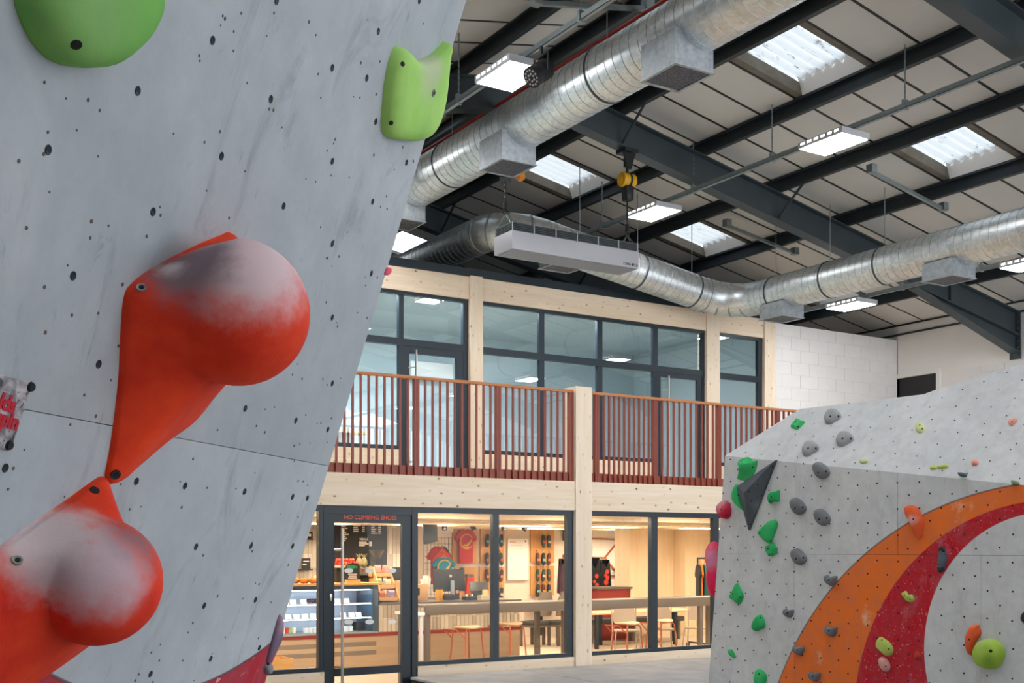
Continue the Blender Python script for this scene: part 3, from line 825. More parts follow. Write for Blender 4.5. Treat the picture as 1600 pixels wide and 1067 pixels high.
t = duct('ventilation_duct', [V((d1x, .2, d1z)), V((d1x, 20.5, d1z))], d1r, 'thick galvanised spiral duct running under the roof ridge beside the red pipe', .135)
for y0 in (8.13, 11.16, 13.9, 5.1): diffuser(t, 6.84, 7.30, y0, y0 + .5, 6.29, 6.62)
for y in (9.6, 12.9, 6.4): hanger(t, (d1x, y, d1z), d1r)
d2x, d2z, d2r = 12.96, 3.956 + CAMZ, .264
pth = fillet([V((8.6, 21.4, 6.46)), V((8.6, 13.95, 6.46)), V((d2x, 13.97, d2z)), V((d2x, .5, d2z))], .62, 4)
t = duct('ventilation_duct', pth, d2r, 'galvanised spiral duct with two bends, sagging in front of the timber front', .125)
for y0 in (12.64, 9.61, 6.4): diffuser(t, 12.73, 13.19, y0, y0 + .48, 5.40, 5.62)
xg = XY(880, 14.0); diffuser(t, xg - .3, xg + .22, 13.75, 14.2, 5.98, 6.2)
for y in (11.9, 10.9, 13.0, 8.4): hanger(t, (d2x, y, d2z), d2r)
for k in (.3, .55, .8):
    p = V((8.6, 13.95, 6.46)).lerp(V((d2x, 13.97, d2z)), k); hanger(t, p, d2r, (1, 0, -.15))
# pipes along the ridge
def pipe(name, path, r, mat, label, cat='pipe'):
    return tag(MB().tube(path, r, 10).build(name, M[mat], None, origin=path[0], smooth=True), label, cat)
pipe('sprinkler_pipe', [V((7.3, .5, 7.255)), V((7.3, 21, 7.255))], .022, 'redpipe', 'thin red pipe along the roof ridge above the thick duct')
tag(MB().box((7.33, .5, 7.13), (7.41, 21, 7.18)).build('cable_tray', M['steel'], None, origin=(7.37, 10, 7.13)), 'dark steel cable tray running beside the red pipe', 'cable tray')
def strut(a, b, label):
    t = thing('roof_strut', a, label, 'strut'); a, b = V(a), V(b); d = (b - a).normalized(); u = d.cross(V((0, 0, 1))).normalized() * .022; w_ = u.cross(d).normalized() * .022
    MB().hexa([a - u - w_, a + u - w_, a + u + w_, a - u + w_], [b - u - w_, b + u - w_, b + u + w_, b - u + w_]).build('channel', M['brace'], t)
    for p in (a, b):
        MB().box(p - V((.05, .05, .02)), p + V((.05, .05, .09))).build('beam_clamp', M['brace'], t)
nR, nL = V((SL, 0, 1)), V((-SL, 0, 1))
pr = lambda px, py, dz: onP(px, py, (V((RX, 0, RZ - dz)), nR))
strut(pr(1362, 268, .24), pr(1474, 327, .24), 'galvanised channel clamped between two purlins above the bent duct')
strut(pr(1136, 352, .24), pr(1242, 396, .24), 'short galvanised channel clamped near the skylight over the duct bend')
pl = lambda px, py, dz: onP(px, py, (V((RX, 0, RZ - dz)), nL))
strut(pl(838, 5, .5), pl(1012, 14, .5), 'galvanised channel crossing under the skylight at the top')

# ================================================================== hall lights
M['led'] = emit('led_diffuser', '#ffffff', LAMP)
M['ledslot'] = emit('led_side_slot', '#ffffff', 2.5)
M['ledbody'] = plain('pale_grey_lamp_body', '#c6c7cb', .5, 0, .04, 4)
def trunk(x, z, y0, y1, ys, label, ll, chains):
    t = thing('lighting_track', (x, y0, z), label, 'light track')
    mb = MB().box((x - .025, y0, z), (x + .025, y1, z + .006)).box((x - .025, y0, z), (x - .02, y1, z + .06)).box((x + .02, y0, z), (x + .025, y1, z + .06))
    mb.build('channel', M['brace'], t)
    for y in chains:
        c = MB(); zt = zr(x) - .05; k = 0; zz = z + .1
        while zz < zt:
            c.box((x - (.01 if k % 2 else .003), y - (.003 if k % 2 else .01), zz), (x + (.01 if k % 2 else .003), y + (.003 if k % 2 else .01), zz + .04)); zz += .034; k += 1
        c.build('chain', M['brace'], t)
        MB().box((x - .035, y - .02, z - .01), (x + .035, y + .02, z + .1)).build('bracket', M['brace'], t)
    for y, lab in zip(ys, ll):
        l = thing('led_panel_light', (x, y, z - .09), lab, 'ceiling light', 'LED panels under the hall roof')
        a, b = (x - .235, y - .345, z - .085), (x + .235, y + .345, z - .012)
        B('housing', a, b, M['ledbody'], l, bev=.006)
        B('diffuser', (x - .215, y - .325, z - .09), (x + .215, y + .325, z - .0845), M['led'], l)
        for k in range(6):
            yy = y - .29 + k * .105
            B('side_slot', (x - .2375, yy, z - .055), (x - .2345, yy + .062, z - .03), M['ledslot'], l)
        for s in (-1, 1): B('clip', (x - .03, y + s * .2 - .02, z - .015), (x + .03, y + s * .2 + .02, z + .065), M['brace'], l)
off_ = ['LED panel light of the middle row, first beyond the picture top', 'LED panel light of the middle row, second towards the camera', 'LED panel light of the middle row, over the open end of the hall']
trunk(10.5, 6.74, -4, 14.6, [9.59, 12.95, 6.2, 2.8, -.6], 'grey lighting track over the yellow hoist and the bright panel lights', ['lit LED panel on the middle track, between two skylights', 'lit LED panel just above the hanging heater end'] + off_, [14.2, 12.1, 10.6, 8.55, 6.9, 5.2])
trunk(6.3, 4.96 + CAMZ, -4, 13.6, [10.1, 6.7, 3.3, 0., 13.3], 'grey lighting track above the lime hold beside the thick duct', ['big lit LED panel beside the black spotlight', 'LED panel of the ridge row just above the picture', 'LED panel of the ridge row overhead', 'LED panel of the ridge row over the open end', 'LED panel of the ridge row hidden behind the climbing wall'], [12.0, 8.85, 11.2])
trunk(14.68, 5.89, -4, 14.3, [13.03, 9.81, 6.6, 3.4, .2], 'grey lighting track beneath the bent duct by the white wall', ['lit LED panel under the bent duct above the block wall', 'lit LED panel cut by the picture edge beneath the duct', 'LED panel of the wall row above the boulder', 'LED panel of the wall row towards the camera', 'LED panel of the wall row over the open end'], [12.0, 10.6, 8.6])
# black stage lamp
p0, p1 = onX(831, 121, 6.12), onX(858, 104, 6.34)
p1 = p0 + (p1 - p0).normalized() * .24
ax = (p1 - p0).normalized()
t = thing('stage_spotlight', p0, 'black round LED stage spotlight hanging beside the big lit panel', 'spotlight')
MB().cyl(p0, p1, .098, .092, 24).build('can', M['dark'], t, smooth=True)
MB().cyl(p0 - ax * .006, p0 + ax * .02, .103, n=24).build('front_ring', M['dark'], t, smooth=True)
u = ax.orthogonal().normalized(); v = ax.cross(u)
M['lens'] = plain('clear_lens', '#d8d6d2', .15, .2, .1, 20)
for rr, k in ((.035, 6), (.072, 12)):
    for i in range(k):
        a = 2 * math.pi * i / k; c = p0 + (u * math.cos(a) + v * math.sin(a)) * rr
        MB().cyl(c - ax * .011, c - ax * .004, .010, .012, 8).build('lens', M['lens'], t)
mid = (p0 + p1) / 2
MB().tube([mid + V((.02, -.12, 0)), mid + V((.02, -.12, .17)), mid + V((.02, .12, .17)), mid + V((.02, .12, 0))], .012, 6).build('yoke', M['dark'], t)
MB().cyl(mid + V((.02, 0, .17)), mid + V((.02, 0, .26)), .018, n=8).build('hook_clamp', M['dark'], t)
for k in range(5): 
    c = p1 - ax * (.02 + .03 * k); mb = MB(); ring(mb, c, ax, .094, .006, .006, 20); mb.build('cooling_fin', M['dark'], t)

# ================================================================== hanging heater and its hoists
YH = 11.86
hA, hB = onY(800, 388, YH), onY(998, 420, YH)
hz0, hz1, hz2 = hA.z, onY(800, 359, YH).z, onY(800, 345.5, YH).z
hx0, hx1 = hA.x, hB.x; dp = .42
t = thing('hanging_heater', ((hx0 + hx1) / 2, YH + dp / 2, hz0), 'long pale grey air heater box hanging from two chain hoists', 'heater')
M['heat'] = plain('pale_grey_metal_sheet', '#a3a3a9', .5, .1, .05, 2)
B('casing', (hx0, YH, hz0), (hx1, YH + dp, hz1), M['heat'], t, bev=.006)
B('core', (hx0 + .02, YH + .02, hz1), (hx1 - .02, YH + dp - .02, hz2 - .01), M['dark_unlit'], t)
sl = MB()
for k in range(5):
    z = hz1 + (hz2 - hz1) * (k + .5) / 5
    sl.box((hx0 + .012, YH + .006, z - .005), (hx1 - .012, YH + dp - .006, z + .003))
sl.build('louvre_slat', M['steel2'], t)
for k in range(7):
    x = hx0 + (hx1 - hx0) * k / 6
    x = min(max(x, hx0 + .012), hx1 - .012)
    B('louvre_post', (x - .006, YH + .002, hz1), (x + .006, YH + .012, hz2), M['heat'], t)
B('top_plate', (hx0 + .01, YH + .01, hz2 - .01), (hx1 - .01, YH + dp - .01, hz2), M['steel2'], t)
gr = NM('punched_metal'); p = gr.P(); vo = gr.n('ShaderNodeTexVoronoi'); gr.l(gr.mapv(p, (1, 1, 0)), vo.inputs['Vector']); vo.inputs['Scale'].default_value = 55; vo.inputs['Randomness'].default_value = .1
M['punch'] = gr.fin(gr.mix(gr.mr(vo.outputs['Distance'], .2, .4), C('#3a3c42'), C('#92939a')), .5)
B('outlet_mesh', (hx0 + .03, YH + .03, hz0 - .004), (hx1 - .03, YH + dp - .03, hz0 + .002), M['punch'], t)
lb_ = text('CLIMA', .042, M['dark'], t, (hx1 - .19, YH - .001, hz0 + .042), (1, 0, 0), (0, 0, 1), align='CENTER', bold=.001)
B('logo_block', (hx1 - .115, YH - .002, hz0 + .025), (hx1 - .02, YH + .001, hz0 + .06), M['dark'], t)
text('LAB', .034, M['heat'], t, (hx1 - .067, YH - .0035, hz0 + .042), (1, 0, 0), (0, 0, 1), bold=.001)
M['yellow'] = plain('yellow_hoist_paint', '#e0a912', .45, 0, .1, 6)
M['orangey'] = plain('orange_hoist_cover', '#e28a16', .45, 0, .1, 6)
def hoist(px, label, col, yb, xoff):
    yh = YH + dp / 2; x = XY(px, yh); zt = zr(x) - .614
    hk = hz2 + .2
    t = thing('chain_hoist', (x, yh, zt - .8), label, 'hoist', 'chain hoists on the rafter')
    MB().box((x - .11, yh - .1, zt - .05), (x + .11, yh + .1, zt)).box((x - .03, yh - .04, zt - .22), (x + .03, yh + .04, zt - .05)).prism([(x - .1, yh - .05, zt - .05), (x + .1, yh - .05, zt - .05), (x + .03, yh - .05, zt - .26), (x - .03, yh - .05, zt - .26)], (0, .02, 0)).build('beam_trolley', M['dark'], t)
    zb = zt - yb
    MB().cyl((x - .10, yh, zb), (x + .10, yh, zb), .092, n=16).cyl((x - .125, yh, zb), (x - .11, yh, zb), .05, n=12).cyl((x + .11, yh, zb), (x + .13, yh, zb), .055, n=12).build('motor_body', M[col], t, bev=.008)
    MB().cyl((x - .005, yh, zb), (x + .03, yh, zb), .097, n=16).build('black_band', M['dark'], t)
    MB().cyl((x, yh, zb + .07), (x, yh, zt - .24), .02, n=8).build('top_hook', M['dark'], t)
    MB().prism([(x - .06, yh - .06, zb - .08), (x + .07, yh - .06, zb - .08), (x + .06, yh - .06, zb - .27), (x - .04, yh - .06, zb - .27)], (0, .12, 0)).build('chain_bag', M['dark'], t, bev=.01)
    c = MB(); zz = hk + .06; k = 0
    while zz < zb - .08:
        c.box((x - (.012 if k % 2 else .004), yh - (.004 if k % 2 else .012), zz), (x + (.012 if k % 2 else .004), yh + (.004 if k % 2 else .012), zz + .045)); zz += .036; k += 1
    c.build('chain', M['dark'], t)
    MB().cyl((x, yh, hk + .0), (x, yh, hk + .1), .03, .02, 8).tube([(x, yh, hk), (x + .03, yh, hk - .03), (x + .02, yh, hk - .06), (x - .02, yh, hk - .06), (x - .03, yh, hk - .03)], .009, 6).build('hook', M['dark'], t)
    w_ = MB()
    for (dx, dy) in ((-.12, -.15), (.12, -.15), (-.12, .15), (.12, .15)): w_.cyl((x, yh, hk - .05), (max(hx0 + .02, min(hx1 - .02, x + xoff + dx)), yh + dy, hz2), .005, n=5)
    w_.build('wire_sling', M['brace'], t)
    return t
hoist(980, 'yellow chain hoist with black chain bag holding the lettered heater end', 'yellow', .40, .06)
t = hoist(789, 'chain hoist with orange cover half hidden by the duct outlet box', 'orangey', .62, -.02)
MB().cyl((XY(789, 12.07) + .14, 12.07, zr(7.3) - 1.22), (XY(789, 12.07) + .20, 12.0, zr(7.3) - 1.42), .12, .05, 10).build('cone_cover', M['orangey'], t)

# ================================================================== balcony railings
YL = 11.985
def railing(x0, x1, newels, label):
    zt = ZY(890, 609.3, YL)
    t = thing('balcony_railing', ((x0 + x1) / 2, YL, 2.7), label, 'railing', 'gallery railings')
    B('handrail', (x0, YL - .03, zt - .034), (x1, YL + .03, zt), M['handrail'], t, bev=.004)
    B('stringer', (x0, YL - .006, 2.62), (x1, YL + .012, 2.815), M['rail'], t)
    pr_ = None
    for nx in newels:
        for s in (-.032, .002): B('newel_bar', (nx + s, YL - .035, 2.66), (nx + s + .03, YL + .025, zt - .034), M['rail'], t)
    xs = sorted(newels); lo = xs[0] - 1.12
    segs = [lo] + xs + [xs[-1] + 1.12]
    for a, b in zip(segs[:-1], segs[1:]):
        for k in range(10):
            x = a + .113 + (b - a - .226) * k / 9
            if x < x0 + .03 or x > x1 - .03: continue
            if pr_ is None:
                pr_ = MB().box((x - .011, YL - .034, 2.70), (x + .011, YL - .008, zt - .034)).build('baluster', M['rail'], t); px0 = x
            else: relink(pr_, (x - px0, 0, 0), t)
k_ = YL / D1
railing(2.4, XP0 - .005, [x * k_ for x in (2.79, 3.90, 5.012, 6.123, 7.232, 8.300)], 'rust red balcony railing spanning from the climbing wall to the timber post')
railing(XP1 + .005, 14.4, [x * k_ for x in (8.70, 9.655, 10.770, 11.883, 12.99)], 'rust red balcony railing between timber post and boulder')

# ================================================================== climbing holds
from mathutils.bvhtree import BVHTree
def chalk(name, base, alt, spots=(), rough=.75, grain=.25):
    m = NM(name); p = m.P()
    f = m.noise(p, 7, 4, .6)
    col = m.mix(m.mr(f, .3, .7), C(base), C(alt))
    nz = m.noise(p, 22, 4, .65)
    for (c, r0, r1, hexc, st) in spots:
        d = m.ma('ADD', m.dist(p, c), m.ma('MULTIPLY', m.ma('SUBTRACT', nz, .5), (r1 - r0) * .9))
        col = m.mix(m.mr(d, r0, r1, st, 0., True), col, C(hexc))
    m.bump(m.noise(p, 260, 3, .7), grain, .0015)
    return m.fin(col, rough, 0, .3)
def bolt(parent, bvh, px, py, r=.0078, mat='boltgrey'):
    hit = bvh.ray_cast(O, ray(px, py))
    if hit[0] is None: return
    c, n = hit[0], hit[1]
    if n.dot(ray(px, py)) > 0: n = -n
    u = n.orthogonal().normalized(); v = n.cross(u)
    w_ = MB().add(*ringmesh(c, u, v, n, r * .55, r, .003, 14)).build('bolt', M[mat], parent, smooth=True)
    MB().cyl(c, c + n * .0032, r * .5, n=6).build('hex_socket', M['hole'], w_)
M['boltgrey'] = plain('dull_steel_bolt', '#8d9190', .4, .5, .15, 30)
def bolthole(parent, bvh, px, py, r=.009):
    hit = bvh.ray_cast(O, ray(px, py))
    if hit[0] is None: return
    c, n = hit[0], hit[1]
    if n.dot(ray(px, py)) > 0: n = -n
    MB().cyl(c - n * .001, c + n * .0008, r, n=10).build('bolt_hole', M['hole'], parent)
def mushroom(base_px, ball, Rpx, hn, mat, label, phi0=-4, p=1.12):
    base = smoothloop([onP(x, y, LPL) for x, y in base_px], 150)
    rd = ray(*ball); tt = ((P0 - O).dot(LN) + hn) / rd.dot(LN); Cc = O + rd * tt; R = Rpx / FPX * tt
    F = Cc - LN * hn
    pol = [((b - F).dot(LH), (b - F).dot(LE)) for b in base]
    N = 150; bs = []
    for i in range(N):
        a = 2 * math.pi * i / N; ca, sa = math.cos(a), math.sin(a); best = None
        for k in range(len(pol)):
            (x0, y0), (x1, y1) = pol[k], pol[(k + 1) % len(pol)]
            dx, dy = x1 - x0, y1 - y0; den = ca * dy - sa * dx
            if abs(den) < 1e-12: continue
            s = (x0 * dy - y0 * dx) / den; q = (x0 * sa - y0 * ca) / den
            if s > 0 and -1e-6 <= q <= 1 + 1e-6: best = s if best is None else max(best, s)
        bs.append((ca, sa, best if best else .02))
    ph = math.radians(phi0); rc = R * math.cos(ph); hc = hn + R * math.sin(ph)
    rings = []
    ed = .008
    for q in (0, 1):
        rings.append([F + (LH * c + LE * s) * (b - (.002 if q else 0)) + LN * (ed * q) for c, s, b in bs])
    for k in range(1, 15):
        t_ = k / 14; sp = t_ ** 1.05
        rings.append([F + (LH * c + LE * s) * (b + (rc - b) * sp) + LN * (ed + (hc - ed) * t_ ** p) for c, s, b in bs])
    for k in range(1, 12):
        a = ph + (math.pi / 2 - ph) * k / 12
        rings.append([F + (LH * c + LE * s) * (R * math.cos(a)) + LN * (hn + R * math.sin(a)) for c, s, b in bs])
    mb = MB().loft(rings, Cc + LN * R)
    o = mb.build('climbing_hold', mat, None, origin=F, smooth=True, ang=60)
    tag(o, label, 'climbing hold', 'big orange holds on the overhang')
    return o, BVHTree.FromPolygons([V(q) for q in mb.v], mb.f), Cc, R
def sph(px, py, hn): 
    rd = ray(px, py); return O + rd * (((P0 - O).dot(LN) + hn) / rd.dot(LN))
mo1 = chalk('orange_hold_chalked_top', '#c02410', '#e0431b', [(sph(385, 405, .13), .06, .135, '#cdc3cb', .85), (sph(298, 415, .06), .035, .10, '#75676f', .9), (sph(268, 420, .03), .0, .035, '#d8d0d2', .7)])
o, bv, _, _ = mushroom([(163, 748), (173, 690), (184, 600), (188, 520), (193, 465), (205, 443), (240, 417), (300, 386), (345, 367), (360, 364), (374, 395), (374, 460), (362, 538), (338, 603), (302, 655), (256, 690), (212, 727), (188, 748), (170, 755)], (369, 488), 114, .105, mo1, 'big orange bulbous hold with chalky grey top, upper of the pair')
bolt(o, bv, 221, 450); bolt(o, bv, 180, 741, .009, 'dark')
mo2 = chalk('orange_hold_chalked_middle', '#c2220f', '#e0431b', [(sph(165, 880, .16), .055, .13, '#b9adb9', .9), (sph(75, 850, .04), .03, .115, '#d2cbcf', .9), (sph(205, 850, .13), .0, .075, '#6d6068', .85), (sph(70, 905, .08), .0, .07, '#83757f', .7)])
o, bv, _, _ = mushroom([(158, 744), (165, 752), (172, 790), (180, 812), (196, 868), (194, 930), (160, 985), (115, 1022), (60, 1060), (0, 1095), (-70, 1130), (-110, 1060), (-90, 960), (-40, 885), (0, 853), (50, 816), (100, 783), (143, 752)], (150, 908), 101, .085, mo2, 'orange bulbous hold heavily greyed with chalk, lower of the pair')
bolt(o, bv, 27, 876); bolthole(o, bv, 148, 766, .008)

def hold(outline, plane, h, mat, label, peak=None, holes_=(), bolts_=(), cat='climbing hold', group=None, prof=None, n=36, flat=False, name='climbing_hold', hr=.0075):
    P, N_ = plane
    pts = [onP(x, y, plane) for x, y in outline]
    base = pts if flat else smoothloop(pts, n)
    c = sum(base, V()) / len(base)
    pk = onP(*peak, plane) if peak else c
    prof = prof or [(0, 0), (.015, .25), (.08, .58), (.25, .86), (.5, .98)]
    rings = [[p_ + (pk - p_) * s + N_ * (h * q) for p_ in base] for s, q in prof]
    mb = MB().loft(rings, pk + N_ * h)
    o = mb.build(name, mat, None, origin=c, smooth=not flat, ang=50)
    tag(o, label, cat, group)
    bv = BVHTree.FromPolygons([V(q) for q in mb.v], mb.f)
    for q in holes_: bolthole(o, bv, *q, r=hr)
    for q in bolts_: bolt(o, bv, *q)
    return o
GH = 'holds on the big overhang'
mg = chalk('green_hold_scuffed', '#5f9c49', '#74b457', [(sph(45, 30, .03), .0, .05, '#3f7a3c', .6), (sph(150, 5, .06), .02, .12, '#86a872', .5)])
hold([(21, -8), (27, 22), (40, 52), (60, 81), (85, 98), (117, 104), (147, 100), (176, 84), (203, 58), (222, 26), (232, -8), (226, -70), (190, -120), (130, -140), (65, -115), (27, -65)], LPL, .06, mg, 'rounded dark green hold cut by the picture top', None, [(119, 70)], group=GH, hr=.0075)
ml = chalk('lime_hold_chalky_edge', '#8cc25a', '#a3d272', [(onP(655, 92, LPL) + LN * .03, .02, .10, '#b3b7a2', .75), (onP(640, 205, LPL) + LN * .02, .0, .07, '#7aa95b', .5)])
hold([(620, 72), (611, 82), (603, 112), (598, 150), (595, 188), (597, 206), (606, 215), (630, 219), (650, 217), (664, 206), (675, 184), (683, 150), (687, 112), (690, 80), (693, 64), (686, 72), (669, 87), (650, 93), (634, 88)], LPL, .036, ml, 'lime green hold with scooped chalky top edge and two horns', (646, 150), [(629, 100), (611, 192)], [(677, 145)], group=GH, prof=[(0, 0), (.02, .5), (.10, .85), (.3, .98), (.6, 1)], hr=.0052)
mp = chalk('purple_fin', '#5d4f66', '#75667c', [(onP(441, 968, LPL), .0, .05, '#b8919c', .8), (onP(419, 1040, LPL), .0, .04, '#b0294f', .8)])
hold([(436, 960), (441, 967), (440, 992), (430, 1016), (419, 1041), (414, 1048), (416, 1030), (423, 1003), (430, 978)], LPL, .010, mp, 'thin chalky purple fin hold at the wall edge above the red paint', group=GH)
mgr = chalk('grey_hold', '#7b7d88', '#8d8f99')
hold([(417, 1033), (421, 1036), (421, 1046), (417, 1052), (413, 1050), (412, 1042)], LPL, .014, mgr, 'small grey hold on the red paint at the wall edge', None, [(419, 1037)], group=GH, hr=.004)
mpk = chalk('pinkish_red_hold', '#d5536a', '#e2707c')
hold([(604, 418), (610, 419), (609, 426), (604, 430), (600, 428)], LPL, .006, mpk, 'tiny pinkish red hold peeping past the wall edge', group=GH)
# instruction sign
t = thing('safety_sign', onP(20, 640, LPL), 'grey photo sign with red bold letters bolted to the overhang', 'sign')
sp_ = [onP(-70, 566, LPL), onP(47, 597, LPL), onP(13, 703, LPL), onP(-110, 668, LPL)]
ms_ = NM('collage_photo_print'); p = ms_.P()
f = ms_.noise(p, 22, 4, .6, 1.5); f2 = ms_.noise(p, 38, 2, .5, 2)
cl = ms_.mix(ms_.mr(f, .40, .62), C('#6d6e76'), C('#b7b2ba')); cl = ms_.mix(ms_.mr(f2, .56, .62, 0, .9), cl, C('#2b2f36'))
M['sign'] = ms_.fin(cl, .5)
MB().hexa(sp_, [q + LN * .004 for q in sp_]).build('sign_plate', M['sign'], t)
M['signred'] = plain('crimson_print', '#b3122e', .5)
sd = (onP(25, 672, LPL) - onP(0, 664, LPL)).normalized(); su = LN.cross(sd)
if su.z < 0: su = -su
text('Holds', .031, M['signred'], t, onP(20, 634, LPL) + LN * .0046, sd, su, align='RIGHT', bold=.0015)
text('spin', .031, M['signred'], t, onP(25, 661, LPL) + LN * .0046, sd, su, align='RIGHT', bold=.0015)
for q in ((44, 603), (10, 694)):
    c = onP(*q, LPL) + LN * .004; MB().cyl(c, c + LN * .004, .0075, .006, 12).build('fixing_bolt', M['hole'], t)

# ---- holds on the boulder
PF = (Rk, BN)
gr1 = chalk('dark_grey_hold', '#6e7176', '#7c7f84'); gr2 = chalk('chalky_grey_hold', '#8f9193', '#a0a2a4', [(T1, .0, .1, '#aaaaaa', .1)])
gnn = chalk('emerald_hold', '#2fae62', '#3fc274'); gnd = chalk('emerald_hold_deep', '#23a05a', '#35b86a')
GB = 'grey holds on the boulder'; GG = 'green holds on the boulder'; GO = 'odd coloured holds on the boulder'
def potato(cx, cy, s, plane, mat, label, fl=1, sx=1., sy=1.):
    sh = [(-.95, -.35), (-.75, -.9), (-.15, -1.0), (.55, -.55), (1.0, .15), (.85, .65), (.35, 1.0), (-.15, .95), (-.65, .45)]
    if fl == 2: sh = [(-1, .45), (-.9, -.15), (-.5, -.8), (.1, -1), (.7, -.75), (1, -.2), (.85, .2), (.3, .6), (-.3, 1.0), (-.8, .95)]
    ol = [(cx + x * s * sx, cy + y * s * sy) for x, y in sh]
    hh = [(cx - .45 * s * sx, cy + .25 * s * sy), (cx + .5 * s * sx, cy + .1 * s * sy)] if fl == 1 else [(cx - .35 * s * sx, cy - .15 * s * sy), (cx + .62 * s * sx, cy - .15 * s * sy)]
    return hold(ol, plane, .05, mat, label, None, hh, group=GB, hr=.009)
potato(1302, 652, 13, PA, gr2, 'topmost pale grey potato shaped hold on the chalky top slab', 2, 1, .85)
potato(1321, 687, 13.5, PA, gr2, 'pale grey potato hold on the top slab, below the topmost one', 2, 1, .82)
potato(1267, 702, 12.5, PA, gr2, 'pale grey potato hold resting just over the ridge line', 2, 1, .9)
potato(1284, 735, 13, PF, gr1, 'dark grey potato hold directly under the ridge line', 1, 1, 1)
potato(1248, 791, 12.5, PF, gr1, 'dark grey potato hold nearest the dark triangle', 1, 1, 1.05)
potato(1285.5, 808, 12.5, PF, gr1, 'dark grey potato hold level with the orange ring top', 1, 1, 1.05)
potato(1249, 870, 12, PF, gr1, 'dark grey potato hold midway down the boulder on bare grey', 1, 1, 1.05)
def jug(cx, cy, s, label):
    hold([(cx - 1.0 * s, cy - .7 * s), (cx - .55 * s, cy - .95 * s), (cx - .2 * s, cy - .6 * s), (cx + .4 * s, cy - .75 * s), (cx + 1.0 * s, cy - .75 * s), (cx + .95 * s, cy), (cx + .45 * s, cy + .95 * s), (cx - .3 * s, cy + .7 * s), (cx - .85 * s, cy + .2 * s)], PF, .05, gr1, label, (cx, cy - .1 * s), [(cx - .5 * s, cy - .05 * s)], group=GB, hr=.008)
jug(1299.5, 907, 9, 'small dark grey hold touching the outer edge of the orange ring')
jug(1233.5, 958, 7, 'smallest dark grey hold, on bare grey beside the green holds')
jug(1299.5, 986, 9, 'dark grey hold well inside the orange ring')
jug(1249.5, 1016, 8, 'dark grey hold overlapping the orange ring edge low down')
jug(1274, 1057, 8.5, 'lowest dark grey hold on the orange ring')
# green ones
def gh(ol, h, label, peak=None, hs=(), mat=None, plane=PF, **kw): return hold(ol, plane, h, mat or gnn, label, peak, hs, group=GG, **kw)
gh([(1246, 655), (1258, 660), (1247, 671.5), (1236, 668)], .03, 'green diamond shaped hold high on the top slab', None, [(1243, 658), (1247, 667)], plane=PA, flat=True, prof=[(0, 0), (.05, .6), (.25, 1)])
gh([(1158, 717), (1170, 714), (1178, 721), (1184, 720), (1180, 737), (1170, 750), (1154, 749.5), (1153, 744), (1155, 733), (1153, 724)], .075, 'bright green mushroom hold at the top corner of the boulder', (1167, 727), [(1159, 720), (1176, 730)], prof=[(0, 0), (.02, .1), (.2, .18), (.42, .4), (.52, .65), (.66, .88), (.85, .98)])
gh([(1152, 756), (1155, 763), (1157, 775), (1161, 790), (1164, 799), (1154, 791), (1146, 781), (1145, 772), (1148, 762)], .04, 'green leaf hold tucked behind the dark triangle', None, [(1154, 774)])
gh([(1203, 773), (1208, 768), (1214, 769), (1218, 766), (1219, 775), (1218, 783), (1208, 784), (1205, 787), (1202, 780)], .05, 'small green bow shaped hold beside the dark triangle', None, [(1205, 776)], mat=gnd)
gh([(1206, 813), (1214, 814), (1215, 823), (1210, 838), (1205, 849), (1196, 845), (1186, 833), (1188, 829), (1198, 819)], .05, 'large green shield hold right of the dark triangle tip', (1202, 828), [(1187, 833), (1204, 845)])
gh([(1199, 853), (1210, 848), (1215, 857), (1215, 865), (1205, 869), (1200, 861)], .05, 'small green block hold just under the shield hold', None, [(1200, 857)], mat=gnd, flat=True, prof=[(0, 0), (.1, .7), (.3, 1)])
gh([(1152, 911), (1156, 917), (1162, 930), (1160, 939), (1156, 944), (1149, 938), (1141, 932), (1146, 924)], .045, 'green pointed hold, upper of three down the left edge', (1152, 931), [(1145, 928), (1157, 933)], mat=gnd)
gh([(1189, 960), (1194, 966), (1196, 979), (1190, 983), (1182, 986), (1177, 981), (1179, 972), (1183, 964)], .05, 'green knobbly hold midway above the lowest green hold', None, [(1188, 965)], mat=gnd)
gh([(1139, 1015), (1144, 1015), (1149, 1024), (1149, 1028), (1142, 1023)], .03, 'tiny green chip hold near the boulder edge', mat=gnd)
gh([(1183, 1047), (1190, 1046), (1198, 1055), (1196, 1070), (1186, 1074), (1180, 1064)], .045, 'lowest green hold, cut by the picture bottom', None, [(1186, 1053)])
# dark triangular volume
tri = [(1215, 718.5), (1154, 760), (1172.5, 829)]
vol = hold(tri, PF, .10, chalk('slate_volume', '#4b5159', '#565c65', [(onP(1190, 792, PF) - V((.05, 0, 0)), .0, .10, '#7e858d', .55)]), 'dark slate triangular volume screwed to the top corner', (1176, 770), [(1207, 729), (1170, 768), (1190, 774), (1174, 783), (1173, 819), (1184, 757)], flat=True, prof=[(0, 0), (.02, .25)], name='climbing_volume', cat='climbing volume', hr=.007)
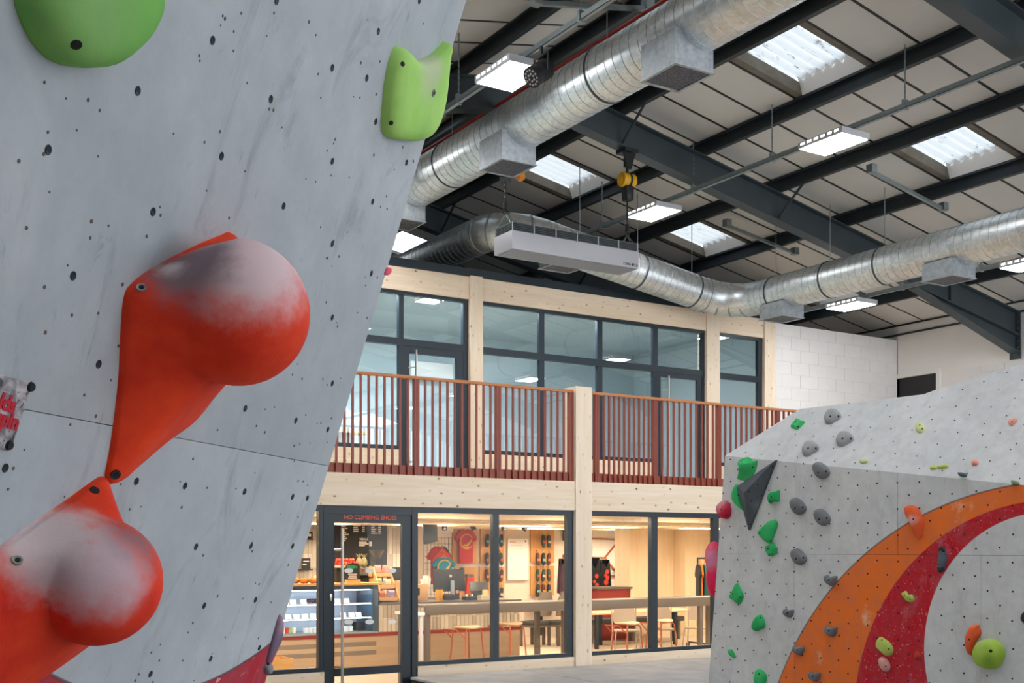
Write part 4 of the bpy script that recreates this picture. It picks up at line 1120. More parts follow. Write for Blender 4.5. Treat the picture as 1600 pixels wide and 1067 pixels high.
# pink ones by the edge
mrd = chalk('crimson_ball', '#c11f3f', '#cf3050', [(onP(1131, 788, PF) - V((.06, 0, 0)), .02, .11, '#cf98a0', .8)])
hold([(1133, 782), (1139, 785), (1143, 795), (1142, 806), (1137, 811), (1130, 808), (1126, 798), (1126, 789)], PF, .08, mrd, 'chalky crimson ball hold on the upper edge of the boulder', None, [(1127, 796), (1135, 805)], group=GO)
mpn = chalk('hot_pink_hold', '#e3174f', '#ec2a61', [(onP(1113, 872, PF), .03, .16, '#d58fae', .85)])
pk_ = onleft(1.75) + V((.04, .03, 0))
mb = MB(); RR = []
for k, (zz, rr) in enumerate([(-.26, .0), (-.25, .05), (-.17, .10), (-.07, .115), (0, .10), (.08, .13), (.17, .12), (.23, .07), (.25, .0)]):
    RR.append([onX(1117, 885, 7.16) * 0 + V((7.18, 8.03, onX(1115, 888, 7.16).z)) + V((rr * .5 * math.cos(a) + .02, rr * .8 * math.sin(a) - .02, zz)) for a in [2 * math.pi * i / 20 for i in range(20)]])
tag(mb.loft(RR).build('climbing_hold', mpn, None, origin=(7.18, 8.05, 1.7), smooth=True), 'hot pink lumpy hold sticking out behind the boulder edge', 'climbing hold', GO)
# coloured ones on the rings
mor = chalk('coral_hold', '#e0582f', '#ea6a3c', [(onP(1432, 812, PF) - V((.03, 0, 0)), .01, .06, '#e0c3c0', .8)])
hold([(1416, 792), (1424, 789), (1434, 793), (1440, 803), (1444, 818), (1442, 832), (1440, 842), (1433, 838), (1428, 825), (1423, 812), (1417, 802)], PF, .05, mor, 'coral red long hold with chalk on the orange ring top', None, [(1427, 811)], group=GO)
mbk = chalk('slate_blue_hold', '#4b5660', '#5d6a76', [(onP(1474, 872, PF), .0, .06, '#7f8b97', .6)])
o = hold([(1474, 855), (1478, 861), (1480, 874), (1477, 887), (1472, 893), (1468, 886), (1468, 873), (1470, 862)], PF, .035, mbk, 'slate lozenge hold with black ends on the red ring', group=GO)
for q in ((1474, 859), (1472, 888)):
    c = onP(*q, PF) + BN * .018; MB().cyl(c, c + BN * .012, .03, .02, 10).build('black_end_cap', M['dark'], o)
mlm = chalk('lime_hold_small', '#a9be55', '#bccd6f'); mlp = chalk('pale_lime_hold', '#c3cc8e', '#ccd59c')
hold([(1410, 927), (1416, 923), (1420, 929), (1426, 929), (1429, 936), (1424, 941), (1417, 938), (1414, 933)], PF, .03, mlm, 'small lime bow tie hold on the red ring', None, [(1413, 930), (1422, 936)], group=GO, hr=.005)
hold([(1376, 995), (1383, 998), (1391, 1004), (1396, 1013), (1394, 1023), (1387, 1025), (1379, 1019), (1371, 1011), (1371, 1002)], PF, .04, mlm, 'lime sausage hold low on the red ring', None, [(1378, 1000), (1389, 1014)], group=GO, hr=.006)
mcp = chalk('chalky_pink_hold', '#d97a72', '#e3bdb9')
hold([(1378, 1026), (1385, 1028), (1391, 1038), (1390, 1047), (1383, 1049), (1377, 1040), (1375, 1032)], PF, .04, mcp, 'chalk covered pink hold under the lime sausage hold', None, [(1384, 1041)], group=GO, hr=.006)
msr = chalk('small_red_hold', '#c1342c', '#cf4a3c')
hold([(1433, 1017), (1440, 1025), (1434, 1029), (1430, 1027)], PF, .025, msr, 'tiny red chip hold low on the red ring', group=GO)
hold([(1515, 985), (1520, 977), (1530, 976), (1531, 980), (1534, 988), (1530, 997), (1524, 1006), (1523, 1016), (1520, 1024), (1514, 1020), (1511, 1008), (1511, 995)], PF, .05, mor, 'coral crescent hold with chalk beside the big lime ball', None, [(1514, 999)], group=GO)
mlb = chalk('lime_ball', '#98bb3f', '#aecd57', [(onP(1556, 1030, PF) - V((.08, 0, 0)), .0, .07, '#5f8f30', .7), (onP(1543, 1003, PF) - V((.05, 0, 0)), .0, .1, '#c2cf97', .5)])
hold([(1546, 997), (1557, 1000), (1567, 1008), (1571, 1022), (1566, 1037), (1554, 1045), (1541, 1044), (1530, 1036), (1525, 1023), (1528, 1010), (1535, 1001)], PF, .10, mlb, 'big lime green ball hold on the grey disc of the boulder', (1548, 1021), [(1548, 1017)], group=GO, hr=.012)
hold([(1602, 955), (1606, 958), (1606, 975), (1601, 973), (1597, 968), (1598, 960)], PF, .03, M['dark'], 'black hold cut by the picture edge on the grey disc', group=GO)
msal = chalk('salmon_hold', '#dd8a7a', '#e6a294')
hold([(1577, 660), (1582, 656), (1590, 656), (1586, 662), (1580, 666), (1577, 664)], PBb, .03, msal, 'salmon chip hold high on the steep top facet', None, [(1581, 659)], group=GO, hr=.005)
hold([(1519, 724), (1524, 721), (1530, 722), (1527, 727), (1520, 728)], PA, .03, msal, 'salmon chip hold low on the chalky top slab', group=GO)
hold([(1498, 738), (1510, 740), (1510, 745), (1503, 745)], PF, .03, mbk, 'dark blue flat hold just below the ridge line', group=GO)
hold([(1582, 750), (1592, 753), (1592, 757), (1584, 757)], PF, .03, chalk('mossy_hold', '#5c7a56', '#a5b09a'), 'mossy green flat hold on the orange ring top', group=GO)
hold([(1433, 662), (1441, 662), (1446, 669), (1442, 676), (1434, 676), (1431, 669)], PA, .025, mlp, 'pale lime round hold in the middle of the top slab', None, [(1437, 664), (1441, 670)], group=GO, hr=.006)
hold([(1344, 719), (1356, 719), (1355, 723), (1345, 724)], PA, .02, mlp, 'pale lime sliver hold on the ridge line, alone', group=GO)
hold([(1454, 731), (1463, 729), (1463, 733), (1455, 734)], PA, .02, mlm, 'lime sliver hold on the ridge, shorter of two', group=GO)
hold([(1465, 730), (1480, 727), (1481, 731), (1468, 733)], PA, .02, mlm, 'lime sliver hold on the ridge, longer of two', group=GO)

# ================================================================== shop and cafe behind the glass
def pb(name, x0, y0, x1, y1, Y, dep, mat, parent=None, bev=0., origin=None):
    xm, ym = (x0 + x1) / 2, (y0 + y1) / 2
    a, b = onY(x0, ym, Y), onY(x1, ym, Y)
    zt, zb = onY(xm, y0, Y).z, onY(xm, y1, Y).z
    return B(name, (a.x, Y, zb), (b.x, Y + dep, zt), M[mat] if isinstance(mat, str) else mat, parent, bev, origin)
def pthing(name, px, py, Y, label, cat, group=None, dy=0.): 
    p = onY(px, py, Y); return thing(name, p + V((0, dy, 0)), label, cat, group)
M['warm'] = emit('warm_led_strip', '#ffeacc', SHOP)
M['coolstrip'] = emit('cool_led_strip', '#e6f0ff', 13)
M['galleryfill'] = emit('gallery_fill_glow', '#f2f7ff', UPPER)  # glow of the added gallery fill lamps
xs_ = [3.2, 5.2, 7.2, 9.2, 11.2, 13.2, 15.4]
for k, x in enumerate(xs_):
    for j, y in enumerate((12.75, 15.6, 17.4)):
        l = thing('shop_ceiling_light', (x, y, 2.3), 'warm ceiling light added to brighten the emblem wall', 'ceiling light', 'warm ceiling lights in the shop')
        B('housing', (x - .5, y - .13, 2.315), (x + .5, y + .13, 2.36), M['whiteplastic'], l); B('diffuser', (x - .48, y - .11, 2.308), (x + .48, y + .11, 2.315), M['warm'], l)
for k, x in enumerate((4.2, 7.2, 10.0)):  # lamps added out of sight above the glazing to brighten the room
    l = thing('gallery_fill_light', (x, 15.2, 5.7), 'hidden fill light added to brighten the gallery room', 'fill light', 'added fill lights inside the gallery')
    B('housing', (x - .9, 15.0, 5.71), (x + .9, 15.4, 5.74), M['whiteplastic'], l); B('diffuser', (x - .88, 15.02, 5.703), (x + .88, 15.38, 5.71), M['galleryfill'], l)
for x in (13.0, 15.0):  # extra pair, added because the emblem wall was too dark
    l = thing('shop_ceiling_light', (x, 19.4, 2.3), 'warm ceiling light added to brighten the emblem wall', 'ceiling light', 'warm ceiling lights in the shop')
    B('housing', (x - .5, 19.27, 2.315), (x + .5, 19.53, 2.36), M['whiteplastic'], l); B('diffuser', (x - .48, 19.29, 2.308), (x + .48, 19.51, 2.315), M['warm'], l)
# ---- cafe back wall
YB = 18.3
wc = struct('wall_cafe', (5, YB, 0))
xe = XY(634, YB)
B('wall_board', (2, YB, 0), (xe, YB + .12, 2.36), M['grout'], wc)
ta, tb_ = MB(), MB(); r_ = random.Random(9)
x = 3.4
while x < xe - .01:
    for k in range(6):
        z = 1.05 + k * .235
        if z > 2.3: continue
        (ta if r_.random() < .6 else tb_).box((x + .004, YB - .012, z + .004), (min(x + .071, xe), YB, min(z + .23, 2.35)))
    x += .075
tag(ta.build('finger_tile', M['tilev'], wc), kind='stuff'); tag(tb_.build('finger_tile', M['tilev2'], wc), kind='stuff')
M['slate'] = plain('black_menu_slate', '#26282b', .7, 0, .15, 3)
M['chalkw'] = plain('white_print', '#e9e4da', .7)
def menu(x0, y0, x1, y1, label):
    t = pthing('menu_board', (x0 + x1) / 2, y1, YB - .04, label, 'menu board'); pb('board', x0, y0, x1, y1, YB - .04, .025, 'slate', t); return t
t = menu(513, 806, 605, 889, 'big black menu board with white price lists behind the cafe counter')
ym_ = YB - .0415
def mline(x0, x1, y): 
    a, b = onY(x0, y, ym_), onY(x1, y, ym_); ml_.box((a.x, ym_, a.z - .011), (b.x, ym_ + .003, a.z + .011))
ml_ = MB()
for k in range(8): mline(533, 533 + [7, 10, 6, 8, 12, 7, 9, 7][k], 822 + k * 3.2); 
for k in range(4): mline(552, 552 + [12, 7, 8, 8][k], 821 + k * 3); mline(566, 570, 821 + k * 3)
for k in range(5): mline(580, 580 + [6, 5, 8, 6, 10][k], 821 + k * 3); mline(591, 595, 821 + k * 3)
for k in range(3): mline(561, 561 + [12, 15, 9][k], 847 + k * 2.6); mline(577, 581, 847 + k * 2.6)
ml_.build('menu_lettering', M['chalkw'], t)
text('MEALS', .055, M['chalkw'], t, onY(568.5, 842.5, ym_ - .001), (1, 0, 0), (0, 0, 1), bold=.002)
menu(495.5, 802, 505, 890, 'narrow black board beside the big menu, next to the door frame')
# small shelves and signs at the far left
for (x0, x1, y, lab) in ((455, 489, 890, 'thin black wall shelf above the pastries'), (475, 490, 843, 'thin black wall shelf high beside the menu')):
    t = pthing('wall_shelf', (x0 + x1) / 2, y, YB - .16, lab, 'shelf'); pb('board', x0, y - .8, x1, y + .8, YB - .16, .16, 'dark', t)
t = pthing('chalkboard_sign', 478, 889, YB - .1, 'small framed black price sign on the wall shelf', 'sign'); pb('board', 472, 872, 485, 889, YB - .1, .02, 'slate', t)
pb('print_line', 474, 876, 483, 877.6, YB - .102, .003, 'chalkw', t); pb('print_line', 473, 881, 479, 882.6, YB - .102, .003, 'chalkw', t)
t = pthing('canister', 484, 842, YB - .1, 'little dark tin with pale label on the upper wall shelf', 'tin'); p = onY(484, 842, YB - .08); MB().cyl(p, p + V((0, 0, .12)), .05, n=10).build('tin', M['dark'], t); pb('tin_label', 482, 834, 486, 838, YB - .135, .004, 'chalkw', t)
# ---- counter
YC = 15.6
zc1 = onY(735, 938, YC).z; zr1 = onY(735, 982, YC).z; zr0 = onY(735, 987, YC).z
xc0, xc1 = 2.6, XY(812, YC)
t = thing('shop_counter', ((xc0 + xc1) / 2, YC + .35, 0), 'long shop counter faced with cream finger tiles over beige plywood', 'counter')
xf1 = XY(592, YC)
B('worktop', (xf1, YC - .03, zc1 - .025), (xc1 + .02, YC + .7, zc1), M['greytable'], t, bev=.003)
B('carcass', (xf1, YC + .02, zr1), (xc1, YC + .68, zc1 - .025), M['grout'], t)
ta, tb_ = MB(), MB(); x = xf1
while x < xc1 - .02:
    h_ = (zc1 - .03 - zr1) / 2
    for k in range(2): (ta if r_.random() < .55 else tb_).box((x + .004, YC + .006, zr1 + k * h_ + .004), (min(x + .066, xc1), YC + .02, zr1 + (k + 1) * h_ - .004))
    x += .07
tag(ta.build('finger_tile', M['tilev'], t), kind='stuff'); tag(tb_.build('finger_tile', M['tilev2'], t), kind='stuff')
B('red_ledge', (xc0, YC - .03, zr0), (xc1, YC + .7, zr1), M['redsteel'], t)
B('plywood_front', (xc0, YC, .08), (xc1, YC + .66, zr0), M['plyb'], t)
B('plinth', (xc0, YC + .04, 0.012), (xc1, YC + .6, .08), M['dark_unlit'], t)
M['ventstrip'] = plain('taupe_vent_strip', '#8d8175', .6, 0, .1, 4)
for y in (1009, 1023): pb('vent_strip', 428, y - 3.6, 588, y + 3.6, YC - .004, .01, 'ventstrip', t)
# ---- display fridge on the counter ledge
YFz = 15.55
zf1, zf0 = onY(500, 912, YFz).z, zr1
xa, xb = 3.2, XY(591, YFz)
t = thing('display_fridge', ((xa + xb) / 2, YFz + .3, zf0), 'lit glass display fridge of cakes set in the cafe counter', 'display fridge')
ztb = onY(500, 922, YFz).z
B('head_band', (xa, YFz, ztb), (xb, YFz + .62, zf1 - .03), M['frame'], t)
B('timber_top', (xa, YFz - .02, zf1 - .03), (xb + .02, YFz + .64, zf1), M['oak'], t)
B('base', (xa, YFz, zf0), (xb, YFz + .62, zf0 + .025), M['brace'], t)
xg = XY(582, YFz)
B('side_panel', (xg, YFz, zf0 + .025), (xb, YFz + .62, ztb), plain('blue_grey_side', '#3d566b', .4), t)
B('back_panel', (xa, YFz + .58, zf0 + .025), (xg, YFz + .62, ztb), plain('bluish_mirror_back', '#b4c0d0', .3, .2), t)
B('front_glass', (xa, YFz + .004, zf0 + .025), (xg, YFz + .012, ztb), M['glasscase'], t)
B('light_strip', (xa + .02, YFz + .06, ztb - .012), (xg - .02, YFz + .09, ztb), M['coolstrip'], t)
shz = [onY(500, 943.5, YFz).z, onY(500, 966, YFz).z]
for z in shz:
    B('glass_shelf', (xa, YFz + .06, z - .012), (xg, YFz + .55, z), M['glasscase'], t); B('shelf_edge', (xa, YFz + .05, z - .014), (xg, YFz + .06, z + .003), M['whiteplastic'], t)
    B('shelf_light', (xa, YFz + .07, z - .022), (xg, YFz + .09, z - .013), M['coolstrip'], t)
ORD = ('first', 'second', 'third', 'fourth', 'fifth', 'sixth', 'seventh')
def onshelf(px, Y): return XY(px, Y)
for row, (z, pxs) in enumerate(((shz[0], (446, 458, 474, 527, 541)), (shz[1], (450, 463, 476, 489, 536, 549, 560)))):
    for ci_, px in enumerate(pxs):
        x = onshelf(px, YFz + .12)
        c = MB().hexa([(x - .045, YFz + .10, z), (x + .045, YFz + .10, z), (x + .045, YFz + .104, z), (x - .045, YFz + .104, z)], [(x - .045, YFz + .125, z + .065), (x + .045, YFz + .125, z + .065), (x + .045, YFz + .129, z + .065), (x - .045, YFz + .129, z + .065)]).build('price_card', M['whiteplastic'], None, origin=(x, YFz + .1, z))
        tag(c, 'small white price card on the %s fridge shelf, %s from the climbing wall' % ('upper' if row == 0 else 'lower', ORD[ci_]), 'price card', 'price cards on the %s fridge shelf' % ('upper' if row == 0 else 'lower'))
def lump(name, c, rx, ry, rz, mat, label, cat, group=None, n=10, k=5, sq=1.0):
    c = V(c); R = []
    for i in range(k + 1):
        a = -math.pi / 2 + math.pi * i / k; rr = max(math.cos(a), .02) ** sq
        R.append([c + V((rx * rr * math.cos(2 * math.pi * j / n), ry * rr * math.sin(2 * math.pi * j / n), rz * math.sin(a))) for j in range(n)])
    return tag(MB().loft(R).build(name, mat, None, origin=c - V((0, 0, rz)), smooth=True, ang=80), label, cat, group)
M['pastry'] = plain('golden_pastry', '#c9802f', .6, 0, .4, 30); M['muf'] = plain('dark_berry_muffin', '#4c2a3a', .7, 0, .3, 30); M['cream'] = plain('pale_meringue', '#e9d9bd', .7)
M['pink'] = plain('pink_packet', '#dd8d84', .4, 0, .25, 20); M['greenp'] = plain('sage_packet', '#9aac74', .4, 0, .25, 20); M['creamp'] = plain('cream_packet', '#d8cba3', .4, 0, .3, 30); M['orangep'] = plain('copper_packet', '#c06a46', .4, 0, .3, 20); M['lilac'] = plain('lilac_packet', '#a393bd', .4, 0, .3, 20)
M['kraft'] = plain('kraft_card', '#c89f6f', .8, 0, .1, 4); M['straw'] = plain('yellow_straw_card', '#e2a531', .6, 0, .2, 30); M['tomato'] = plain('red_fruit_skin', '#d63a24', .35, 0, .2, 20); M['pine'] = plain('pineapple_skin', '#8f8a63', .7, 0, .4, 40)
for px in (483, 489, 495): 
    p = onY(px, 943, YFz + .3); lump('muffin', (p.x, YFz + .3, shz[0] + .035), .05, .05, .035, M['muf'], 'dark berry muffin on the upper fridge shelf, %s from the climbing wall' % ORD[(483, 489, 495).index(px)], 'muffin', 'muffins in the fridge')
for i, px in enumerate((442, 447, 453, 459)):
    p = XY(px, YFz + .25); MBx = MB().cyl((p, YFz + .25, zf0 + .026), (p, YFz + .25, zf0 + .11), .032, .036, 10)
    tag(MBx.build('yogurt_pot', [M['cream'], M['tomato'], M['greenp'], M['cream']][i % 4], None, origin=(p, YFz + .25, zf0 + .026), smooth=True), 'layered dessert pot at the fridge bottom, %s along' % ('first', 'second', 'third', 'fourth')[i], 'dessert pot', 'dessert pots at the fridge bottom')
for i, px in enumerate((478, 485, 492, 540, 547)):
    p = XY(px, YFz + .2); 
    tag(MB().cyl((p, YFz + .2, zf0 + .026), (p, YFz + .2, zf0 + .09), .04, .044, 10).cyl((p, YFz + .2, zf0 + .09), (p, YFz + .2, zf0 + .1), .046, n=10).build('lidded_tub', M['whiteplastic'], None, origin=(p, YFz + .2, zf0 + .026), smooth=True), 'white lidded tub at the fridge bottom, %s from the climbing wall' % ORD[i], 'tub', 'white tubs at the fridge bottom')
p = XY(561, YFz + .3); tag(MB().box((p - .07, YFz + .25, zf0 + .026), (p + .07, YFz + .4, zf0 + .15)).build('cake_box', M['slate'], None, origin=(p, YFz + .3, zf0 + .026), bev=.006), 'dark cake box at the fridge bottom near its side panel', 'box')
zt_ = zf1
for i, px in enumerate((458, 465, 474, 481, 488, 494)):
    p = onY(px, 905, YFz + .2)
    lump('croissant', (p.x, YFz + .2 + (i % 2) * .06, zt_ + .042), .062, .05, .042, M['pastry'], 'golden pastry on the fridge top, %s from the climbing wall' % ORD[i], 'pastry', 'pastries on the fridge top')
p = onY(500, 903, YFz + .2); lump('bread_roll', (p.x, YFz + .3, zt_ + .06), .07, .06, .06, M['cream'], 'pale floury roll at the end of the pastries', 'bread roll')
# fresh juice sign, fruit, pineapples
t = pthing('juice_sign', 551, 919, YFz + .08, 'black arched juice sign with green lettering on wooden foot', 'sign')
a, b = XY(540.5, YFz + .08), XY(562, YFz + .08); z0, z1 = zt_ + .05, onY(551, 879, YFz + .08).z
prf = [(a, YFz + .08, z0), (b, YFz + .08, z0), (b, YFz + .08, z1 - .05)] + [((a + b) / 2 + (b - a) / 2 * math.cos(q), YFz + .08, z1 - .05 + .05 * math.sin(q)) for q in (.5, 1., 1.57, 2.1, 2.6)] + [(a, YFz + .08, z1 - .05)]
MB().prism(prf, (0, .015, 0)).build('board', M['slate'], t); B('wooden_foot', (a, YFz + .05, zt_), (b, YFz + .12, zt_ + .05), M['oak'], t)
M['greenprint'] = plain('green_print', '#27b46a', .6)
text('FRESH', .06, M['greenprint'], t, onY(550, 886, YFz + .079), (1, 0, 0), (0, 0, 1), bold=.002)
for y, w_ in ((897, 7), (900, 6), (903, 7)): pb('print_line', 551 - w_, y - .7, 551 + w_, y + .7, YFz + .078, .003, 'chalkw', t)
pb('green_line', 546, 907, 556, 908.4, YFz + .078, .003, 'greenprint', t)
t = thing('juice_dispenser', (XY(545, 16.0), 16.0, zt_), 'glass juice dispenser base holding red fruit behind the juice sign', 'juice dispenser')
pb('housing', 526, 886, 558, 912, 15.9, .2, 'dark', t); pb('fruit_tray', 524, 883, 561, 887, 15.88, .26, 'chairgrey', t)
zt2 = onY(545, 883, 15.98).z
rr_ = random.Random(2)
for i in range(16):
    px = 526 + (i % 9) * 4 + rr_.uniform(-1, 1); lv = i // 9
    p = onY(px, 880, 15.98); 
    lump('tomato', (p.x, 15.96 + rr_.uniform(-.03, .05), zt2 + .03 + lv * .045), .032, .032, .03, M['tomato'], 'round red fruit heaped over the juice sign', 'fruit', 'red fruit on the juice dispenser', 8, 4)
for i, px in enumerate((561, 569)):
    p = onY(px, 878, 16.25); tt_ = thing('pineapple', (p.x, 16.25, p.z - .09), 'pale pineapple behind the juice sign, %s' % ('beside the red fruit' if i == 0 else 'beside the grinder'), 'pineapple')
    R = [[V((p.x, 16.25, p.z - .09 + .16 * k / 5)) + V((math.cos(q), math.sin(q), 0)) * (.055 * math.sin(math.pi * (.12 + .76 * k / 5))) for q in [2 * math.pi * j / 8 for j in range(8)]] for k in range(6)]
    MB().loft(R).build('fruit_body', M['pine'], tt_, smooth=True, ang=70); lf = MB()
    for j in range(6):
        q = j * 1.05; c = V((p.x, 16.25, p.z + .06)); lf.cyl(c, c + V((math.cos(q) * .05, math.sin(q) * .05, .07)), .012, .002, 4)
    tag(lf.build('leaf', M['pine'], tt_), kind='stuff')
# coffee machine and grinder
t = pthing('coffee_machine', 570, 912, 16.4, 'grey coffee machine behind the juice sign', 'coffee machine')
pb('body', 556, 886, 582, 899, 16.4, .4, 'brace', t, .01); pb('lower_body', 558, 899, 580, 914, 16.45, .35, 'dark', t)
pb('red_star_badge', 566, 889, 573, 893, 16.395, .006, 'redsteel', t)
t = pthing('coffee_grinder', 589, 884, 16.9, 'coffee grinder with glossy dark hopper before the menu board', 'grinder')
c = onY(589, 884, 17.0); zt3 = onY(589, 861, 17.0).z
MB().cyl((c.x, 17, zt3 - .12), (c.x, 17, zt3), .05, .115, 14).build('hopper', plain('smoked_plastic', '#5a5048', .15), t, smooth=True); MB().cyl((c.x, 17, zt3), (c.x, 17, zt3 + .02), .12, n=14).build('lid', M['dark'], t); MB().box((c.x - .07, 16.92, zc1), (c.x + .07, 17.1, zt3 - .12)).build('grinder_body', M['dark'], t)
t = pthing('back_counter', 560, 915, 17.2, 'low back counter under the menu board', 'counter'); B('unit', (3.4, 17.3, .012), (xe - .05, 18.2, zc1 - .04), M['plyb'], t); B('worktop', (3.4, 16.85, zc1 - .04), (xe - .05, 18.2, zc1), M['greytable'], t)
B('leg_panel', (3.4, 16.9, .012), (3.5, 17.3, zc1 - .04), M['plyb'], t)
# snack rack
YS = 15.62
t = pthing('snack_rack', 600, 940, YS, 'three tier pine snack rack with packets at the counter end', 'rack')
tiers = [(582, 613, 892, 902, .34), (586, 618, 911, 921, .17), (592, 623, 930, 940, 0.)]
for (x0, x1, y0, y1, dy) in tiers:
    Yt = YS + dy; a, b = XY(x0, Yt), XY(x1, Yt); z0 = onY(600, y1, Yt).z; z1 = onY(600, y0, Yt).z
    tr_ = MB().box((a, Yt, z0), (b, Yt + .015, z1 - .03)).box((a, Yt + .15, z0), (b, Yt + .165, z1 + .02)).box((a, Yt, z0), (b, Yt + .165, z0 + .012)).box((a, Yt, z0), (a + .012, Yt + .165, z1)).box((b - .012, Yt, z0), (b, Yt + .165, z1))
    tr_.build('tray', M['oak'], t)
a, b = XY(577, YS + .3), XY(592, YS)
MB().prism([(XY(581, YS + .4), YS + .5, zc1), (XY(581, YS + .4), YS + .02, zc1), (XY(581, YS + .4), YS + .36, onY(581, 886, YS + .36).z), (XY(581, YS + .4), YS + .5, onY(581, 884, YS + .5).z)], (.02, 0, 0)).build('side_board', M['oak'], t)
MB().prism([(XY(622, YS + .1), YS + .5, zc1), (XY(622, YS + .1), YS + .02, zc1), (XY(622, YS + .1), YS + .36, onY(581, 896, YS + .36).z), (XY(622, YS + .1), YS + .5, onY(581, 894, YS + .5).z)], (.02, 0, 0)).build('side_board', M['oak'], t)
for (px, y0, y1, dy, mt, lab) in ((592, 883, 897, .34, 'pink', 'pink snack packet on the top tier beside the grinder'), (605, 883, 897, .34, 'pink', 'pink snack packet on the top tier, outer one'), (593, 903, 916, .17, 'greenp', 'sage green snack packet on the middle tier'), (607, 905, 916, .17, 'creamp', 'cream snack packet on the middle tier'), (598, 923, 936, 0., 'orangep', 'copper snack packet on the bottom tier'), (613, 922, 936, 0., 'lilac', 'lilac snack packet on the bottom tier')):
    Yt = YS + dy + .05; a, b = XY(px - 5.5, Yt), XY(px + 5.5, Yt); z0, z1 = onY(px, y1, Yt).z, onY(px, y0, Yt).z; xm = (a + b) / 2; zm = (z0 + z1) / 2
    tag(MB().loft([[V((a, Yt + .05, z0)), V((b, Yt + .05, z0)), V((b, Yt + .05, z1)), V((a, Yt + .05, z1))], [V((a + .02, Yt, z0 + .03)), V((b - .02, Yt, z0 + .03)), V((b - .02, Yt, z1 - .03)), V((a + .02, Yt, z1 - .03))]]).build('snack_packet', M[mt], None, origin=(xm, Yt, z0), smooth=True), lab, 'snack', 'packets on the snack rack')
t = pthing('card_box', 627, 940, YS + .2, 'upright kraft box behind the snack rack end', 'box'); pb('carton', 619, 908, 634, 939, YS + .25, .25, 'kraft', t)
t = pthing('tablet_screen', 619, 908, 16.3, 'small black payment screen behind the snack rack', 'screen'); pb('screen', 614, 886, 626, 907, 16.3, .03, 'dark', t, .004); B('stand', (XY(618, 16.32), 16.34, zc1), (XY(622, 16.32), 16.4, onY(620, 900, 16.32).z), M['dark'], t)
# ovals stuck on the door
dr = bpy.data.objects['door_1']
for px in (545, 577.5, 612.5):
    for py in (891.5, 971.5):
        c = onY(px, py, yl + .019); MB().prism([c + V((.055 * math.cos(q), 0, .028 * math.sin(q))) for q in [2 * math.pi * j / 16 for j in range(16)]], (0, -.001, 0)).build('white_decal', M['whiteplastic'], dr)
# crate by the window
t = pthing('wooden_crate', 430, 1047, 13.2, 'open pale wooden crate low inside the side window', 'crate')
a, b = XY(400, 13.2), XY(459, 13.2); z0, z1 = .012, onY(440, 1030, 13.2).z
B('pedestal', (a + .05, 13.25, z0), (b - .05, 13.6, z1 - .14), M['plyb'], t)
for q in (((a, 13.2, z1 - .14), (b, 13.215, z1)), ((a, 13.62, z1 - .14), (b, 13.635, z1)), ((a, 13.215, z1 - .14), (a + .015, 13.62, z1)), ((b - .015, 13.215, z1 - .14), (b, 13.62, z1))): B('crate_board', *q, M['oak'], t)
# ---- things on the counter
YO = 15.75
t = pthing('kraft_carton', 660, 938, YO, 'kraft carton with cups piled on it by the door jamb', 'carton'); pb('carton', 650, 913, 669, 938, YO, .3, 'kraft', t, .004); pb('dark_print', 651, 919, 656, 930, YO - .003, .004, 'dark', t)
for (px, y0, y1) in ((665.5, 899, 913), (661, 905, 913), (669, 903, 913)):
    p = onY(px, y1, YO + .15); tag(MB().cyl((p.x, YO + .15, p.z), (p.x, YO + .15, onY(px, y0, YO + .15).z), .036, .044, 10).build('paper_cup', M['whiteplastic'], None, origin=(p.x, YO + .15, p.z), smooth=True), 'white paper cup stack on the kraft carton, %s one' % {665.5: 'tallest', 661: 'shortest'}.get(px, 'middle'), 'cups', 'white cup stacks on the carton')
t = pthing('monitor', 706, 938, YO + .1, 'black computer monitor seen from behind on the shop counter', 'monitor')
a, b = XY(678, YO + .15), XY(729, YO + .15); z0, z1 = onY(703, 924, YO + .15).z, onY(703, 889, YO + .15).z
MB().hexa([(a, YO + .15, z0), (b, YO + .19, z0), (b, YO + .22, z0), (a, YO + .18, z0)], [(a + .01, YO + .19, z1), (b + .01, YO + .23, z1), (b + .01, YO + .26, z1), (a + .01, YO + .22, z1)]).build('screen_back', M['dark'], t, bev=.008)
c = onY(705.5, 900, YO + .14); MB().cyl((c.x, YO + .165, c.z), (c.x, YO + .172, c.z), .024, n=16).build('round_logo', M['chairgrey'], t)
pb('stand_neck', 705, 907, 710, 936, YO + .11, .03, 'brace', t); pb('stand_foot', 698, 936, 718, 938.5, YO + .02, .2, 'brace', t); pb('webcam', 720, 886.5, 725, 890, YO + .18, .03, 'dark', t)
t = pthing('till_screen', 748, 938, YO, 'tilted black till screen on grey foot', 'till')
a, b = XY(731, YO + .1), XY(764, YO + .1); z0, z1 = onY(748, 923, YO).z, onY(748, 909, YO).z
MB().hexa([(a, YO + .02, z0), (b - .05, YO + .02, z0), (b - .05, YO + .04, z0), (a, YO + .04, z0)], [(a + .06, YO + .14, z1), (b, YO + .14, z1), (b, YO + .16, z1), (a + .06, YO + .16, z1)]).build('screen', M['dark'], t, bev=.004)
pb('foot', 742, 917, 757, 938, YO + .1, .12, plain('grey_green_plastic', '#55594f', .5), t, .008)
for i, px in enumerate((683.5, 689)):
    p = onY(px, 937, YO); o = MB().cyl((p.x, YO, zc1), (p.x, YO, onY(px, 921, YO).z), .03, .034, 10).build('straw_pot', M['straw'], None, origin=(p.x, YO, zc1), smooth=True); tag(o, 'pot of yellow straws on the counter, %s' % ('beside the carton' if i == 0 else 'beside the monitor stand'), 'pot')
t = pthing('card_reader', 703, 938, YO - .1, 'dark card reader with spare rolls before the monitor', 'card reader'); pb('reader', 696, 929, 712, 937.5, YO - .1, .12, 'dark', t, .008); pb('keypad', 698, 927.6, 706, 929, YO - .09, .08, 'greytable', t)
